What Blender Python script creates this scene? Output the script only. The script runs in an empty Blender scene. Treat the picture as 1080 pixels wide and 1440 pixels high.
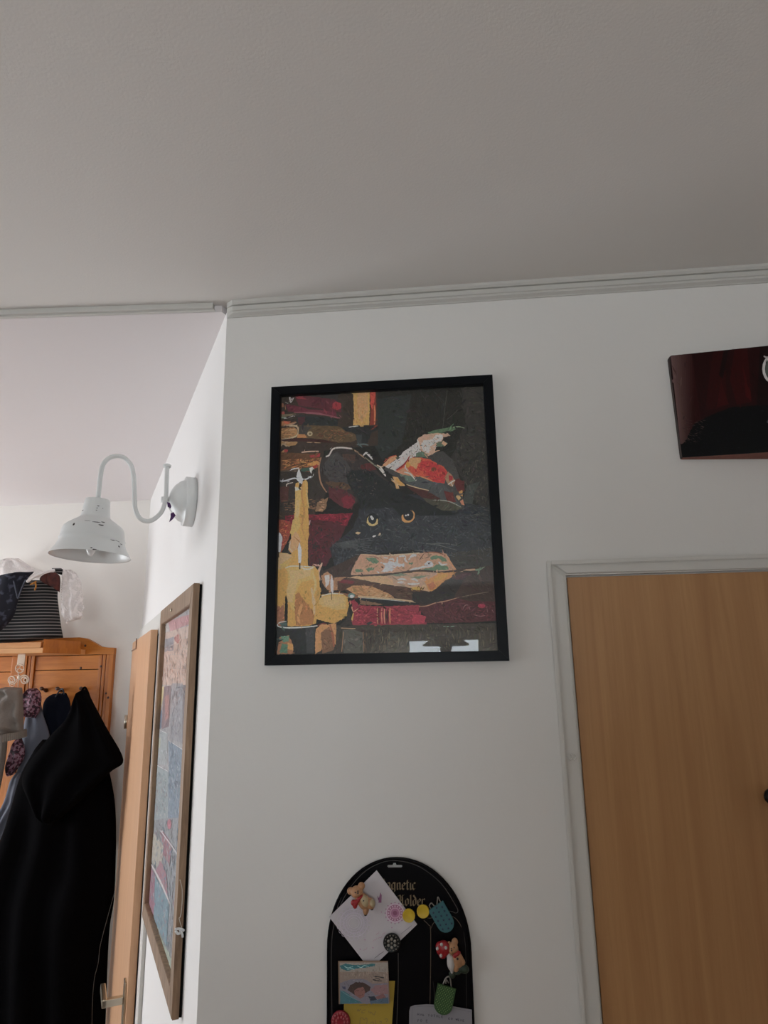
import bpy, bmesh, math, random
from math import sin, cos, pi, radians, sqrt
from mathutils import Vector, Matrix
from mathutils.geometry import tessellate_polygon
from mathutils import noise as mnoise

S = bpy.context.scene
C = S.collection
R = random.Random(7)

# ------------------------------------------------------------------ camera
CAM = Vector((0, -1.2087, 1.82))
F = 950.0
PIT, ROLL, YAW, TH = [radians(a) for a in (13.80, -0.99, -5.21, 29.28)]
FW = Vector((sin(YAW) * cos(PIT), cos(YAW) * cos(PIT), sin(PIT)))
r0 = Vector((cos(YAW), -sin(YAW), 0)); u0 = r0.cross(FW)
RT = r0 * cos(ROLL) + u0 * sin(ROLL); UP = -r0 * sin(ROLL) + u0 * cos(ROLL)
cd = bpy.data.cameras.new('camera'); cam = bpy.data.objects.new('camera', cd); C.objects.link(cam)
M = Matrix((RT, UP, -FW)).transposed().to_4x4(); M.translation = CAM
cam.matrix_world = M
cd.sensor_fit = 'HORIZONTAL'; cd.sensor_width = 36; cd.lens = F / 1080 * 36
cd.clip_start = 0.02
S.camera = cam

# ------------------------------------------------------------------ world, light, exposure
S.view_settings.view_transform = 'Standard'; S.view_settings.look = 'None'
S.view_settings.gamma = 1; S.view_settings.use_curve_mapping = False
S.view_settings.exposure = 0.0
w = bpy.data.worlds.new('daylight'); S.world = w; w.use_nodes = True
bg = w.node_tree.nodes['Background']
bg.inputs[0].default_value = (0.86, 0.94, 1.0, 1); bg.inputs[1].default_value = 3.2

def area(name, loc, rot, sx, sy, power, color=(1, 1, 1), portal=False):
    l = bpy.data.lights.new(name, 'AREA'); l.shape = 'RECTANGLE'; l.size = sx; l.size_y = sy
    l.energy = power; l.color = color
    if portal: l.cycles.is_portal = True
    o = bpy.data.objects.new(name, l); C.objects.link(o); o.location = loc; o.rotation_euler = rot
    return o
# daylight at the real window openings (back window, two left windows)
area('window_light_back', (-0.13, -4.66, 1.56), (radians(90), 0, 0), 1.0, 1.12, 64, (.84, .93, 1))
area('window_light_left', (-3.30, -1.70, 1.45), (radians(90), 0, radians(-90)), 1.5, 1.2, 3, (.88, .95, 1))
area('window_light_hall', (-3.30, 0.62, 1.45), (radians(90), 0, radians(-90)), 1.0, 1.25, 33, (.95, .97, 1))

# ------------------------------------------------------------------ helpers
def ray(x, y): return FW + RT * ((x - 540) / F) - UP * ((y - 720) / F)
def on(x, y, n, d):
    q = ray(x, y); n = Vector(n)
    return CAM + q * ((d - n.dot(CAM)) / n.dot(q))
def W(x, y, d=0.0): return on(x, y, (0, 1, 0), d)          # a point on a plane parallel to the main wall
C0 = Vector((-0.425, 0, 0))
AL = Vector((-sin(TH), cos(TH), 0)); NO = Vector((-cos(TH), -sin(TH), 0))   # along / out of the angled hall wall
def SW(x, y, off=0.0): return on(x, y, NO, NO.dot(C0) + off)
def H(a, z, off=0.0): return C0 + AL * a + NO * off + Vector((0, 0, z))    # point on the angled wall
def s2l(c): return tuple(((v / 255) / 12.92 if v <= 10 else (((v / 255) + .055) / 1.055) ** 2.4) for v in c)

def mat(name, color=(.5, .5, .5), rough=.6, metal=0, spec=.5, srgb=False, var=0, vscale=8, bump=0, bscale=60, stretch=(1, 1, 1), coat=0, color2=None, sheen=0):
    m = bpy.data.materials.new(name); m.use_nodes = True; nt = m.node_tree
    b = nt.nodes['Principled BSDF']
    if srgb: color = s2l(color)
    b.inputs['Base Color'].default_value = (*color[:3], 1); b.inputs['Roughness'].default_value = rough
    b.inputs['Metallic'].default_value = metal; b.inputs['Specular IOR Level'].default_value = spec
    b.inputs['Coat Weight'].default_value = coat; b.inputs['Sheen Weight'].default_value = sheen
    tc = nt.nodes.new('ShaderNodeTexCoord'); mp = nt.nodes.new('ShaderNodeMapping'); mp.inputs['Scale'].default_value = stretch
    nt.links.new(tc.outputs['Object'], mp.inputs[0])
    if var or color2:
        n = nt.nodes.new('ShaderNodeTexNoise'); n.inputs['Scale'].default_value = vscale; n.inputs['Detail'].default_value = 5
        nt.links.new(mp.outputs[0], n.inputs[0])
        r = nt.nodes.new('ShaderNodeValToRGB'); r.color_ramp.elements[0].position = .35; r.color_ramp.elements[1].position = .68
        if color2:
            if srgb: color2 = s2l(color2)
            a, c = color, color2
        else: a = [v * (1 - var) for v in color]; c = [min(1, v * (1 + var)) for v in color]
        r.color_ramp.elements[0].color = (*a[:3], 1); r.color_ramp.elements[1].color = (*c[:3], 1)
        nt.links.new(n.outputs[0], r.inputs[0]); nt.links.new(r.outputs[0], b.inputs['Base Color'])
    if bump:
        n = nt.nodes.new('ShaderNodeTexNoise'); n.inputs['Scale'].default_value = bscale; n.inputs['Detail'].default_value = 4
        nt.links.new(mp.outputs[0], n.inputs[0])
        bp = nt.nodes.new('ShaderNodeBump'); bp.inputs['Strength'].default_value = bump; bp.inputs['Distance'].default_value = .002
        nt.links.new(n.outputs[0], bp.inputs['Height']); nt.links.new(bp.outputs[0], b.inputs['Normal'])
    return m

def wood(name, c1, c2, scale=(40, 40, 3), rough=.45, knots=False, fig=0.0, coat=0.0):
    m = bpy.data.materials.new(name); m.use_nodes = True; nt = m.node_tree; N = nt.nodes; Lk = nt.links
    b = N['Principled BSDF']; b.inputs['Roughness'].default_value = rough; b.inputs['Coat Weight'].default_value = coat
    tc = N.new('ShaderNodeTexCoord'); mp = N.new('ShaderNodeMapping'); mp.inputs['Scale'].default_value = scale
    Lk.new(tc.outputs['Object'], mp.inputs[0])
    n = N.new('ShaderNodeTexNoise'); n.inputs['Scale'].default_value = 1.0; n.inputs['Detail'].default_value = 8; n.inputs['Roughness'].default_value = .65
    n.inputs['Distortion'].default_value = .6
    Lk.new(mp.outputs[0], n.inputs[0])
    src = n.outputs[0]
    if fig:
        mp2 = N.new('ShaderNodeMapping'); mp2.inputs['Scale'].default_value = (scale[0] * .12, scale[1] * .12, scale[2] * .35)
        Lk.new(tc.outputs['Object'], mp2.inputs[0])
        n2 = N.new('ShaderNodeTexNoise'); n2.inputs['Scale'].default_value = 1; n2.inputs['Detail'].default_value = 2; Lk.new(mp2.outputs[0], n2.inputs[0])
        mu = N.new('ShaderNodeMath'); mu.operation = 'MULTIPLY'; mu.inputs[1].default_value = 14; Lk.new(n2.outputs[0], mu.inputs[0])
        sn = N.new('ShaderNodeMath'); sn.operation = 'SINE'; Lk.new(mu.outputs[0], sn.inputs[0])
        ml = N.new('ShaderNodeMath'); ml.operation = 'MULTIPLY_ADD'; ml.inputs[1].default_value = fig; Lk.new(sn.outputs[0], ml.inputs[0]); Lk.new(src, ml.inputs[2])
        src = ml.outputs[0]
    r = N.new('ShaderNodeValToRGB'); r.color_ramp.elements[0].position = .3; r.color_ramp.elements[1].position = .72
    r.color_ramp.elements[0].color = (*s2l(c1), 1); r.color_ramp.elements[1].color = (*s2l(c2), 1)
    Lk.new(src, r.inputs[0]); out = r.outputs[0]
    if knots:
        v = N.new('ShaderNodeTexVoronoi'); v.inputs['Scale'].default_value = 9; Lk.new(tc.outputs['Object'], v.inputs[0])
        kr = N.new('ShaderNodeValToRGB'); kr.color_ramp.elements[0].position = .055; kr.color_ramp.elements[1].position = .10
        kr.color_ramp.elements[0].color = (1, 1, 1, 1); kr.color_ramp.elements[1].color = (0, 0, 0, 1)
        Lk.new(v.outputs['Distance'], kr.inputs[0])
        mx = N.new('ShaderNodeMix'); mx.data_type = 'RGBA'; mx.inputs[7].default_value = (*s2l((70, 28, 12)), 1)
        Lk.new(kr.outputs[0], mx.inputs[0]); Lk.new(out, mx.inputs[6]); out = mx.outputs[2]
    Lk.new(out, b.inputs['Base Color'])
    bp = N.new('ShaderNodeBump'); bp.inputs['Strength'].default_value = .12; bp.inputs['Distance'].default_value = .001
    Lk.new(n.outputs[0], bp.inputs['Height']); Lk.new(bp.outputs[0], b.inputs['Normal'])
    return m

def printed(name, rough=.6, spec=.3, mottled=.0, mscale=300):
    """flat print: colour comes from the face colours of the sheet"""
    m = bpy.data.materials.new(name); m.use_nodes = True; nt = m.node_tree; b = nt.nodes['Principled BSDF']
    b.inputs['Roughness'].default_value = rough; b.inputs['Specular IOR Level'].default_value = spec
    a = nt.nodes.new('ShaderNodeAttribute'); a.attribute_name = 'ink'
    if mottled:
        tc = nt.nodes.new('ShaderNodeTexCoord'); n = nt.nodes.new('ShaderNodeTexNoise'); n.inputs['Scale'].default_value = mscale; n.inputs['Detail'].default_value = 3
        nt.links.new(tc.outputs['Object'], n.inputs[0])
        r = nt.nodes.new('ShaderNodeMapRange'); r.inputs[1].default_value = .35; r.inputs[2].default_value = .65
        r.inputs[3].default_value = 1 - mottled; r.inputs[4].default_value = 1 + mottled
        nt.links.new(n.outputs[0], r.inputs[0])
        mx = nt.nodes.new('ShaderNodeVectorMath'); mx.operation = 'SCALE'
        nt.links.new(a.outputs['Color'], mx.inputs[0]); nt.links.new(r.outputs[0], mx.inputs['Scale'])
        nt.links.new(mx.outputs[0], b.inputs['Base Color'])
    else: nt.links.new(a.outputs['Color'], b.inputs['Base Color'])
    return m

def glass_mat(name, refl=1.0, tint=(1, 1, 1)):
    m = bpy.data.materials.new(name); m.use_nodes = True; nt = m.node_tree; nt.nodes.clear()
    o = nt.nodes.new('ShaderNodeOutputMaterial'); t = nt.nodes.new('ShaderNodeBsdfTransparent'); g = nt.nodes.new('ShaderNodeBsdfGlossy')
    t.inputs[0].default_value = (*tint, 1); g.inputs['Roughness'].default_value = 0.0
    f = nt.nodes.new('ShaderNodeFresnel'); f.inputs[0].default_value = 1.5
    mu = nt.nodes.new('ShaderNodeMath'); mu.operation = 'MULTIPLY'; mu.inputs[1].default_value = refl
    mx = nt.nodes.new('ShaderNodeMixShader')
    ge = nt.nodes.new('ShaderNodeNewGeometry'); inv = nt.nodes.new('ShaderNodeMath'); inv.operation = 'SUBTRACT'; inv.inputs[0].default_value = refl
    nt.links.new(ge.outputs['Backfacing'], inv.inputs[1]); inv.use_clamp = True; nt.links.new(inv.outputs[0], mu.inputs[1])
    nt.links.new(f.outputs[0], mu.inputs[0]); nt.links.new(mu.outputs[0], mx.inputs[0])
    nt.links.new(t.outputs[0], mx.inputs[1]); nt.links.new(g.outputs[0], mx.inputs[2]); nt.links.new(mx.outputs[0], o.inputs[0])
    return m

# ---- object bookkeeping
def thing(name, label, cat, loc, group=None):
    o = bpy.data.objects.new(name, None); C.objects.link(o); o.location = loc; o.empty_display_size = .02
    o['label'] = label; o['category'] = cat
    if group: o['group'] = group
    return o
def worldloc(o):
    v = Vector(o.location)
    while o.parent: o = o.parent; v += Vector(o.location)
    return v
def obj(name, bm, m, parent=None, smooth=False, label=None, mods=None):
    me = bpy.data.meshes.new(name)
    org = worldloc(parent) if parent else None
    if org is None:
        vs = [v.co for v in bm.verts]; org = Vector([(min(v[i] for v in vs) + max(v[i] for v in vs)) / 2 for i in range(3)]); org.z = min(v.z for v in vs)
        base = org
    for v in bm.verts: v.co -= org
    bm.to_mesh(me); bm.free()
    o = bpy.data.objects.new(name, me); C.objects.link(o)
    if parent: o.parent = parent
    else: o.location = base
    if m: me.materials.append(m)
    if smooth:
        for p in me.polygons: p.use_smooth = True
    if label: o['label'] = label
    return o
def tag(o, label, cat, group=None):
    o['label'] = label; o['category'] = cat
    if group: o['group'] = group
    return o
def struct(name, bm, m, parent=None, smooth=False):
    o = obj(name, bm, m, parent, smooth)
    if not parent: o['kind'] = 'structure'
    return o
def BM(): return bmesh.new()
def box(bm, a, b):
    a, b = Vector(a), Vector(b)
    vs = [bm.verts.new((x, y, z)) for x in (a.x, b.x) for y in (a.y, b.y) for z in (a.z, b.z)]
    for f in ((0, 1, 3, 2), (4, 6, 7, 5), (0, 4, 5, 1), (2, 3, 7, 6), (0, 2, 6, 4), (1, 5, 7, 3)): bm.faces.new([vs[i] for i in f])
    return bm
def obox(bm, o, u, v, n, bev=0):
    """box from origin o with edge vectors u, v, n"""
    o, u, v, n = map(Vector, (o, u, v, n))
    vs = [bm.verts.new(o + u * i + v * j + n * k) for i in (0, 1) for j in (0, 1) for k in (0, 1)]
    fs = [bm.faces.new([vs[i] for i in f]) for f in ((0, 1, 3, 2), (4, 6, 7, 5), (0, 4, 5, 1), (2, 3, 7, 6), (0, 2, 6, 4), (1, 5, 7, 3))]
    if bev:
        es = list({e for f in fs for e in f.edges}); bmesh.ops.bevel(bm, geom=es, offset=bev, segments=2, affect='EDGES', profile=.6)
    bmesh.ops.recalc_face_normals(bm, faces=bm.faces)
    return bm
def prism(bm, pts, n, bev=0):
    """closed polygon pts extruded by vector n"""
    n = Vector(n); a = [bm.verts.new(Vector(p)) for p in pts]; b = [bm.verts.new(Vector(p) + n) for p in pts]
    k = len(pts); new = []
    tris = tessellate_polygon([[Vector(p) for p in pts]])
    for t in tris:
        new.append(bm.faces.new([a[i] for i in t])); new.append(bm.faces.new([b[i] for i in reversed(t)]))
    for i in range(k): new.append(bm.faces.new((a[i], a[(i + 1) % k], b[(i + 1) % k], b[i])))
    bmesh.ops.recalc_face_normals(bm, faces=bm.faces)
    return bm
def tube(bm, pts, rad, seg=12, caps=True):
    pts = [Vector(p) for p in pts]; rings = []
    t = (pts[1] - pts[0]).normalized(); s = t.orthogonal().normalized()
    for i, p in enumerate(pts):
        if i: tt = (pts[min(i + 1, len(pts) - 1)] - pts[i - 1]).normalized()
        else: tt = t
        s = (s - tt * s.dot(tt)).normalized(); q = tt.cross(s)
        rr = rad[i] if isinstance(rad, (list, tuple)) else rad
        rings.append([bm.verts.new(p + (s * cos(2 * pi * k / seg) + q * sin(2 * pi * k / seg)) * rr) for k in range(seg)])
    for a, b in zip(rings, rings[1:]):
        for k in range(seg): bm.faces.new((a[k], a[(k + 1) % seg], b[(k + 1) % seg], b[k]))
    if caps: bm.faces.new(rings[0][::-1]); bm.faces.new(rings[-1])
    return bm
def lathe(bm, prof, o, ax, seg=40):
    """prof: list of (distance along axis, radius)"""
    o = Vector(o); ax = Vector(ax).normalized(); s = ax.orthogonal().normalized(); q = ax.cross(s); rings = []
    for h, r in prof:
        if r < 1e-6: rings.append([bm.verts.new(o + ax * h)])
        else: rings.append([bm.verts.new(o + ax * h + (s * cos(2 * pi * k / seg) + q * sin(2 * pi * k / seg)) * r) for k in range(seg)])
    for a, b in zip(rings, rings[1:]):
        if len(a) == 1 and len(b) == 1: continue
        for k in range(seg):
            k2 = (k + 1) % seg
            if len(a) == 1: bm.faces.new((a[0], b[k2], b[k]))
            elif len(b) == 1: bm.faces.new((a[k], a[k2], b[0]))
            else: bm.faces.new((a[k], a[k2], b[k2], b[k]))
    bmesh.ops.recalc_face_normals(bm, faces=bm.faces)
    return bm
def ball(bm, c, rx, ry=None, rz=None, rot=0, seg=14):
    ry = rx if ry is None else ry; rz = rx if rz is None else rz
    mt = Matrix.Translation(Vector(c)) @ Matrix.Rotation(rot, 4, 'Y') @ Matrix.Diagonal((rx, ry, rz, 1))
    bmesh.ops.create_uvsphere(bm, u_segments=seg, v_segments=seg // 2 + 2, radius=1, matrix=mt)
    return bm
def smoothcurve(pts, n=8):
    pts = [Vector(p) for p in pts]; out = []
    P = [2 * pts[0] - pts[1]] + pts + [2 * pts[-1] - pts[-2]]
    for i in range(1, len(P) - 2):
        a, b, c, d = P[i - 1:i + 3]
        for k in range(n):
            t = k / n
            out.append(.5 * ((2 * b) + (c - a) * t + (2 * a - 5 * b + 4 * c - d) * t * t + (3 * b - a - 3 * c + d) * t ** 3))
    out.append(pts[-1]); return out

# ---- flat print builder: polygons in ink on one sheet
class Sheet:
    def __init__(s, to3d, nrm, step=.000012, conv=None):
        s.f = to3d; s.n = Vector(nrm); s.step = step; s.k = 0; s.bm = BM(); s.col = s.bm.faces.layers.float_color.new('ink'); s.conv = conv or (lambda c: s2l(c)); s.clamp = None; s.crop_units = False; s.log = []; s.logging = True
    def P(s, pts, c, jag=0, sub=0, tf=None):
        pts = [Vector((p[0], p[1], 0)) for p in (map(tf, pts) if tf else pts)]
        if sub:
            q = []
            for i, a in enumerate(pts):
                b = pts[(i + 1) % len(pts)]; m = max(1, int((b - a).length / sub))
                for j in range(m):
                    p = a.lerp(b, j / m)
                    if jag: p = p + Vector((R.uniform(-1, 1), R.uniform(-1, 1), 0)) * jag
                    q.append(p)
            pts = q
        if s.clamp:
            x0, y0, x1, y1 = s.clamp
            pts = [Vector((min(max(p.x, x0), x1), min(max(p.y, y0), y1), 0)) for p in pts]
        if s.logging: s.log.append(([(p.x, p.y) for p in pts], c))
        s.k += 1; off = s.n * (s.step * s.k)
        vs = [s.bm.verts.new(s.f(p.x, p.y) + off) for p in pts]
        col = (*s.conv(c), 1)
        for t in tessellate_polygon([pts]):
            try: f = s.bm.faces.new([vs[i] for i in t]); f[s.col] = col
            except ValueError: pass
    def line(s, pts, w, c, jag=0, tf=None, taper=True, sm=True):
        if tf and s.crop_units: w = w * (tf((1, 0))[0] - tf((0, 0))[0])
        pts = [Vector((p[0], p[1], 0)) for p in (map(tf, pts) if tf else pts)]
        if sm and len(pts) > 2: pts = smoothcurve(pts, 4)
        L, Rr = [], []
        for i, p in enumerate(pts):
            t = (pts[min(i + 1, len(pts) - 1)] - pts[max(i - 1, 0)]).normalized(); n = Vector((-t.y, t.x, 0))
            u = i / (len(pts) - 1); ww = w * (.35 + .65 * sin(pi * (.1 + .8 * u))) if taper else w
            ww *= 1 + R.uniform(-jag, jag)
            L.append(p + n * ww / 2); Rr.append(p - n * ww / 2)
        s.P(L + Rr[::-1], c)
    def dab(s, poly, cols, n, ln, wd, ang, tf=None, spread=.3):
        """short brush marks scattered inside a polygon"""
        if s.crop_units: n = int(n * 1.8); ln *= .62; wd *= .45
        pts = [tuple(p) for p in (map(tf, poly) if tf else poly)]
        x0, x1 = min(p[0] for p in pts), max(p[0] for p in pts); y0, y1 = min(p[1] for p in pts), max(p[1] for p in pts)
        def inside(x, y):
            r = False; j = len(pts) - 1
            for i in range(len(pts)):
                (xi, yi), (xj, yj) = pts[i], pts[j]
                if (yi > y) != (yj > y) and x < (xj - xi) * (y - yi) / (yj - yi) + xi: r = not r
                j = i
            return r
        s.k += 1; base = s.k; s.logging = False
        for q in range(n):
            for _ in range(20):
                x, y = R.uniform(x0, x1), R.uniform(y0, y1)
                a = radians(ang) + R.gauss(0, spread); l = ln * R.uniform(.4, 1.2); ww = wd * R.uniform(.5, 1.3)
                dx, dy = cos(a) * l / 2, sin(a) * l / 2
                if inside(x, y) and inside(x + dx, y + dy) and inside(x - dx, y - dy): break
            else: continue
            px_, py_ = -sin(a) * ww / 2, cos(a) * ww / 2; b = R.uniform(-1, 1) * ww
            s.k = base + q % 12
            s.P([(x - dx, y - dy), (x - dx * .3 + px_ * 1.2, y - dy * .3 + py_ * 1.2 + b * .2), (x + dx * .5 + px_, y + dy * .5 + py_), (x + dx, y + dy), (x + dx * .3 - px_, y + dy * .3 - py_), (x - dx * .6 - px_ * .8, y - dy * .6 - py_ * .8)], R.choice(cols))
        s.k = base + 13; s.logging = True
    def work(s, n, ln, wd, jit, cross=.3, skip=(), ang=None):
        """hand-painted finish: small marks that repeat the colour under them, some straying over the edges"""
        items = [(q, c, min(p[0] for p in q), max(p[0] for p in q), min(p[1] for p in q), max(p[1] for p in q)) for q, c in s.log]
        X0 = min(i[2] for i in items); X1 = max(i[3] for i in items); Y0 = min(i[4] for i in items); Y1 = max(i[5] for i in items)
        def top(x, y):
            for q, c, a, b, d, e in reversed(items):
                if a <= x <= b and d <= y <= e:
                    r = False; j = len(q) - 1
                    for i in range(len(q)):
                        if (q[i][1] > y) != (q[j][1] > y) and x < (q[j][0] - q[i][0]) * (y - q[i][1]) / (q[j][1] - q[i][1]) + q[i][0]: r = not r
                        j = i
                    if r: return c
        s.logging = False; base = s.k + 1
        for q in range(n):
            x, y = R.uniform(X0, X1), R.uniform(Y0, Y1)
            if any(a < x < b and d < y < e for a, d, b, e in skip): continue
            c = top(x, y)
            if c is None: continue
            a = (mnoise.noise(Vector((x * .02, y * .02, 0))) * 5 if ang is None else ang) + R.gauss(0, .35); l = ln * R.uniform(.4, 1.3); w_ = wd * R.uniform(.4, 1.3)
            if R.random() < cross: x += R.uniform(-1, 1) * ln * .4; y += R.uniform(-1, 1) * ln * .4
            else:
                if top(x + cos(a) * l / 2, y + sin(a) * l / 2) != c or top(x - cos(a) * l / 2, y - sin(a) * l / 2) != c: continue
            f = 1 + R.uniform(-1, 1) * jit; g = [R.uniform(-1, 1) * jit * 22 for _ in range(3)]; c = tuple(min(250, max(4, v * f + k)) for v, k in zip(c, g))
            dx, dy = cos(a) * l / 2, sin(a) * l / 2; nx, ny = -sin(a) * w_ / 2, cos(a) * w_ / 2; s.k = base + q % 30
            s.P([(x - dx, y - dy), (x - dx * .2 + nx, y - dy * .2 + ny), (x + dx, y + dy), (x + dx * .3 - nx, y + dy * .3 - ny)], c)
        s.k = base + 31; s.logging = True
    def ell(s, cx, cy, rx, ry, c, rot=0, n=20, tf=None):
        a = radians(rot)
        s.P([(cx + rx * cos(t) * cos(a) - ry * sin(t) * sin(a), cy + rx * cos(t) * sin(a) + ry * sin(t) * cos(a)) for t in [2 * pi * k / n for k in range(n)]], c, tf=tf)
    def build(s, name, m, parent, label=None):
        return obj(name, s.bm, m, parent, label=label)
def crop(ox, oy, s): return lambda p: (ox + p[0] / s, oy + p[1] / s)

# ------------------------------------------------------------------ materials of the setting
m_wall = mat('wall_paint', (.81, .79, .762), .75, spec=.25, bump=.25, bscale=45)
m_far = mat('warm_grey_paint', (.56, .50, .44), .8, spec=.2, bump=.2, bscale=50)  # unseen walls, coloured darker to deepen the shading on the main wall
m_ceil = mat('ceiling_paint', (.775, .748, .716), .8, spec=.2, bump=.16, bscale=260)
m_hall = mat('hall_paint', (.85, .83, .815), .75, spec=.25, bump=.2, bscale=50)
m_hceil = mat('hall_ceiling_paint', (.80, .755, .755), .8, spec=.2, bump=.2, bscale=90)  # pink tint carries light bounced up from the floor
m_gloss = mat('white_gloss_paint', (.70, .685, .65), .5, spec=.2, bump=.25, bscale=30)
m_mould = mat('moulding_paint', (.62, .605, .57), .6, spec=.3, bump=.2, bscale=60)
m_floor = wood('floor_boards', (104, 72, 46), (134, 96, 64), (4, 30, 30), .4)

# ------------------------------------------------------------------ room shell
ZC = 1.82 + .748       # room ceiling
ZH = 1.82 + .733       # hall ceiling
XL, XR, YB, YE = -3.2, 1.75, -4.6, 1.395
struct('floor', box(BM(), (XL - .2, YB - .2, -.1), (XR + .2, YE + .2, 0)), m_floor)
TE = Vector((-3.3, -.178, 0))                            # far end of the edge between the two ceilings
struct('ceiling', prism(BM(), [(XR + .2, YB - .2, ZC), (XR + .2, .1, ZC), (-.425, .1, ZC), (-.437, .001, ZC), (TE.x, TE.y, ZC), (XL - .2, YB - .2, ZC)], (0, 0, .12)), m_ceil)
struct('ceiling_hall', prism(BM(), [(-.437, .001, ZH), (TE.x, TE.y, ZH), (XL - .2, YE + .2, ZH), (XR, YE + .2, ZH), (XR, .1, ZH), (-.40, .1, ZH)], (0, 0, .13)), m_hceil)
c1 = H(1.6 + .03, 0)
struct('wall_front', prism(BM(), [(-.425, 0, 0), (XR, 0, 0), (XR, .12, 0), (-.36, .12, 0)], (0, 0, ZC)), m_wall)
struct('wall_hall_side', prism(BM(), [(-.4252, .0004, 0), H(1.66, 0), H(1.66, 0, -.12), (-.36, .1, 0)], (0, 0, ZH)), m_hall)
struct('wall_hall_end', box(BM(), (XL - .2, YE, 0), (-.9, YE + .12, ZH)), mat('hall_end_paint', (.86, .825, .78), .75, spec=.25, bump=.2, bscale=50))
struct('wall_right', box(BM(), (XR, YB - .1, 0), (XR + .12, .12, ZC)), m_far)
def wall_with_holes(name, axis, pos, thick, a0, a1, z1, holes, m):
    bm = BM(); holes = sorted(holes); cur = a0
    def seg(s, e, lo, hi):
        if axis == 'x': box(bm, (s, pos, lo), (e, pos + thick, hi))
        else: box(bm, (pos, s, lo), (pos + thick, e, hi))
    for (s, e, lo, hi) in holes:
        seg(cur, s, 0, z1); seg(s, e, 0, lo); seg(s, e, hi, z1); cur = e
    seg(cur, a1, 0, z1)
    return struct(name, bm, m)
wall_with_holes('wall_back', 'x', YB - .14, .14, XL - .1, XR + .1, ZC, [(-.66, .42, .95, 2.17)], m_far)
wall_with_holes('wall_left', 'y', XL - .14, .14, YB - .1, YE + .1, ZH, [(-2.5, -.9, .85, 2.1), (.08, 1.15, .8, 2.1)], m_hall)

# cornice on the main wall (stepped profile), trim along the edge of the hall ceiling
def cornice():
    bm = BM(); prof = [(0, .717), (-.003, .717), (-.004, .719), (-.010, .7225), (-.010, .7265), (-.0125, .7275), (-.0125, .7365), (-.0095, .737), (-.0095, .7385), (-.014, .739), (-.017, .743), (-.018, .748), (0, .748)]
    xs = [-.424, -.41] + [-.41 + (XR + .41) * k / 30 for k in range(1, 31)]
    rings = []
    for i, x in enumerate(xs):
        sc = .35 if i == 0 else 1
        rings.append([bm.verts.new((x, y * sc, 1.82 + z + .0003 * mnoise.noise(Vector((x * 9, y * 60, z * 60))))) for y, z in prof])
    for a, b in zip(rings, rings[1:]):
        for k in range(len(prof)): bm.faces.new((a[k], a[(k + 1) % len(prof)], b[(k + 1) % len(prof)], b[k]))
    bm.faces.new(rings[0]); bm.faces.new(rings[-1][::-1]); bmesh.ops.recalc_face_normals(bm, faces=bm.faces)
    return bm
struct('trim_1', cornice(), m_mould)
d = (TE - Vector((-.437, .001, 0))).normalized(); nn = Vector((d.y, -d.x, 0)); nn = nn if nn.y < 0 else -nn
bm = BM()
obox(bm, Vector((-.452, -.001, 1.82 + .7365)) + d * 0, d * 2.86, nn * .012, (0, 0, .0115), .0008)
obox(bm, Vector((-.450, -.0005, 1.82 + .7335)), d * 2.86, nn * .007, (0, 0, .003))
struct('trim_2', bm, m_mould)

# ------------------------------------------------------------------ windows (seen only as the reflection in the picture glass)
m_wframe = mat('window_frame_white', (.75, .76, .77), .4)
m_pane = glass_mat('window_pane_glass', 1.0)
def window(name, axis, pos, a0, a1, z0, z1, mull):
    root = bpy.data.objects.new(name, None); C.objects.link(root); root['kind'] = 'structure'
    root.location = ((a0 + a1) / 2, pos, z0) if axis == 'x' else (pos, (a0 + a1) / 2, z0)
    def b(bm, s, e, lo, hi, d0, d1):
        if axis == 'x': box(bm, (s, pos + d0, lo), (e, pos + d1, hi))
        else: box(bm, (pos + d0, s, lo), (pos + d1, e, hi))
    bm = BM(); t = .05
    b(bm, a0, a0 + t, z0, z1, -.04, .02); b(bm, a1 - t, a1, z0, z1, -.04, .02); b(bm, a0 + t, a1 - t, z0, z0 + t, -.04, .02); b(bm, a0 + t, a1 - t, z1 - t, z1, -.04, .02)
    for q in mull: b(bm, q - .03, q + .03, z0 + t, z1 - t, -.03, .015)
    obj('window_frame', bm, m_wframe, root)
    bm = BM(); b(bm, a0 + t, a1 - t, z0 + t, z1 - t, -.012, -.008); obj('pane', bm, m_pane, root)
window('window_1', 'x', YB - .07, -.66, .42, .95, 2.17, [])
window('window_2', 'y', XL - .07, -2.5, -.9, .85, 2.1, [-1.7])
window('window_3', 'y', XL - .07, .08, 1.15, .8, 2.1, [.6])
struct('added_shade_blocker', prism(BM(), [(-1.0, -2.2, 0), (1.35, -2.2, 0), (1.35, -2.2, 1.87), (0.0, -2.2, 1.87), (0.0, -2.2, 1.50), (-1.0, -2.2, 1.50)], (0, .12, 0)), m_far)  # unseen stepped blocker, added to shade the lower main wall and door
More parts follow.
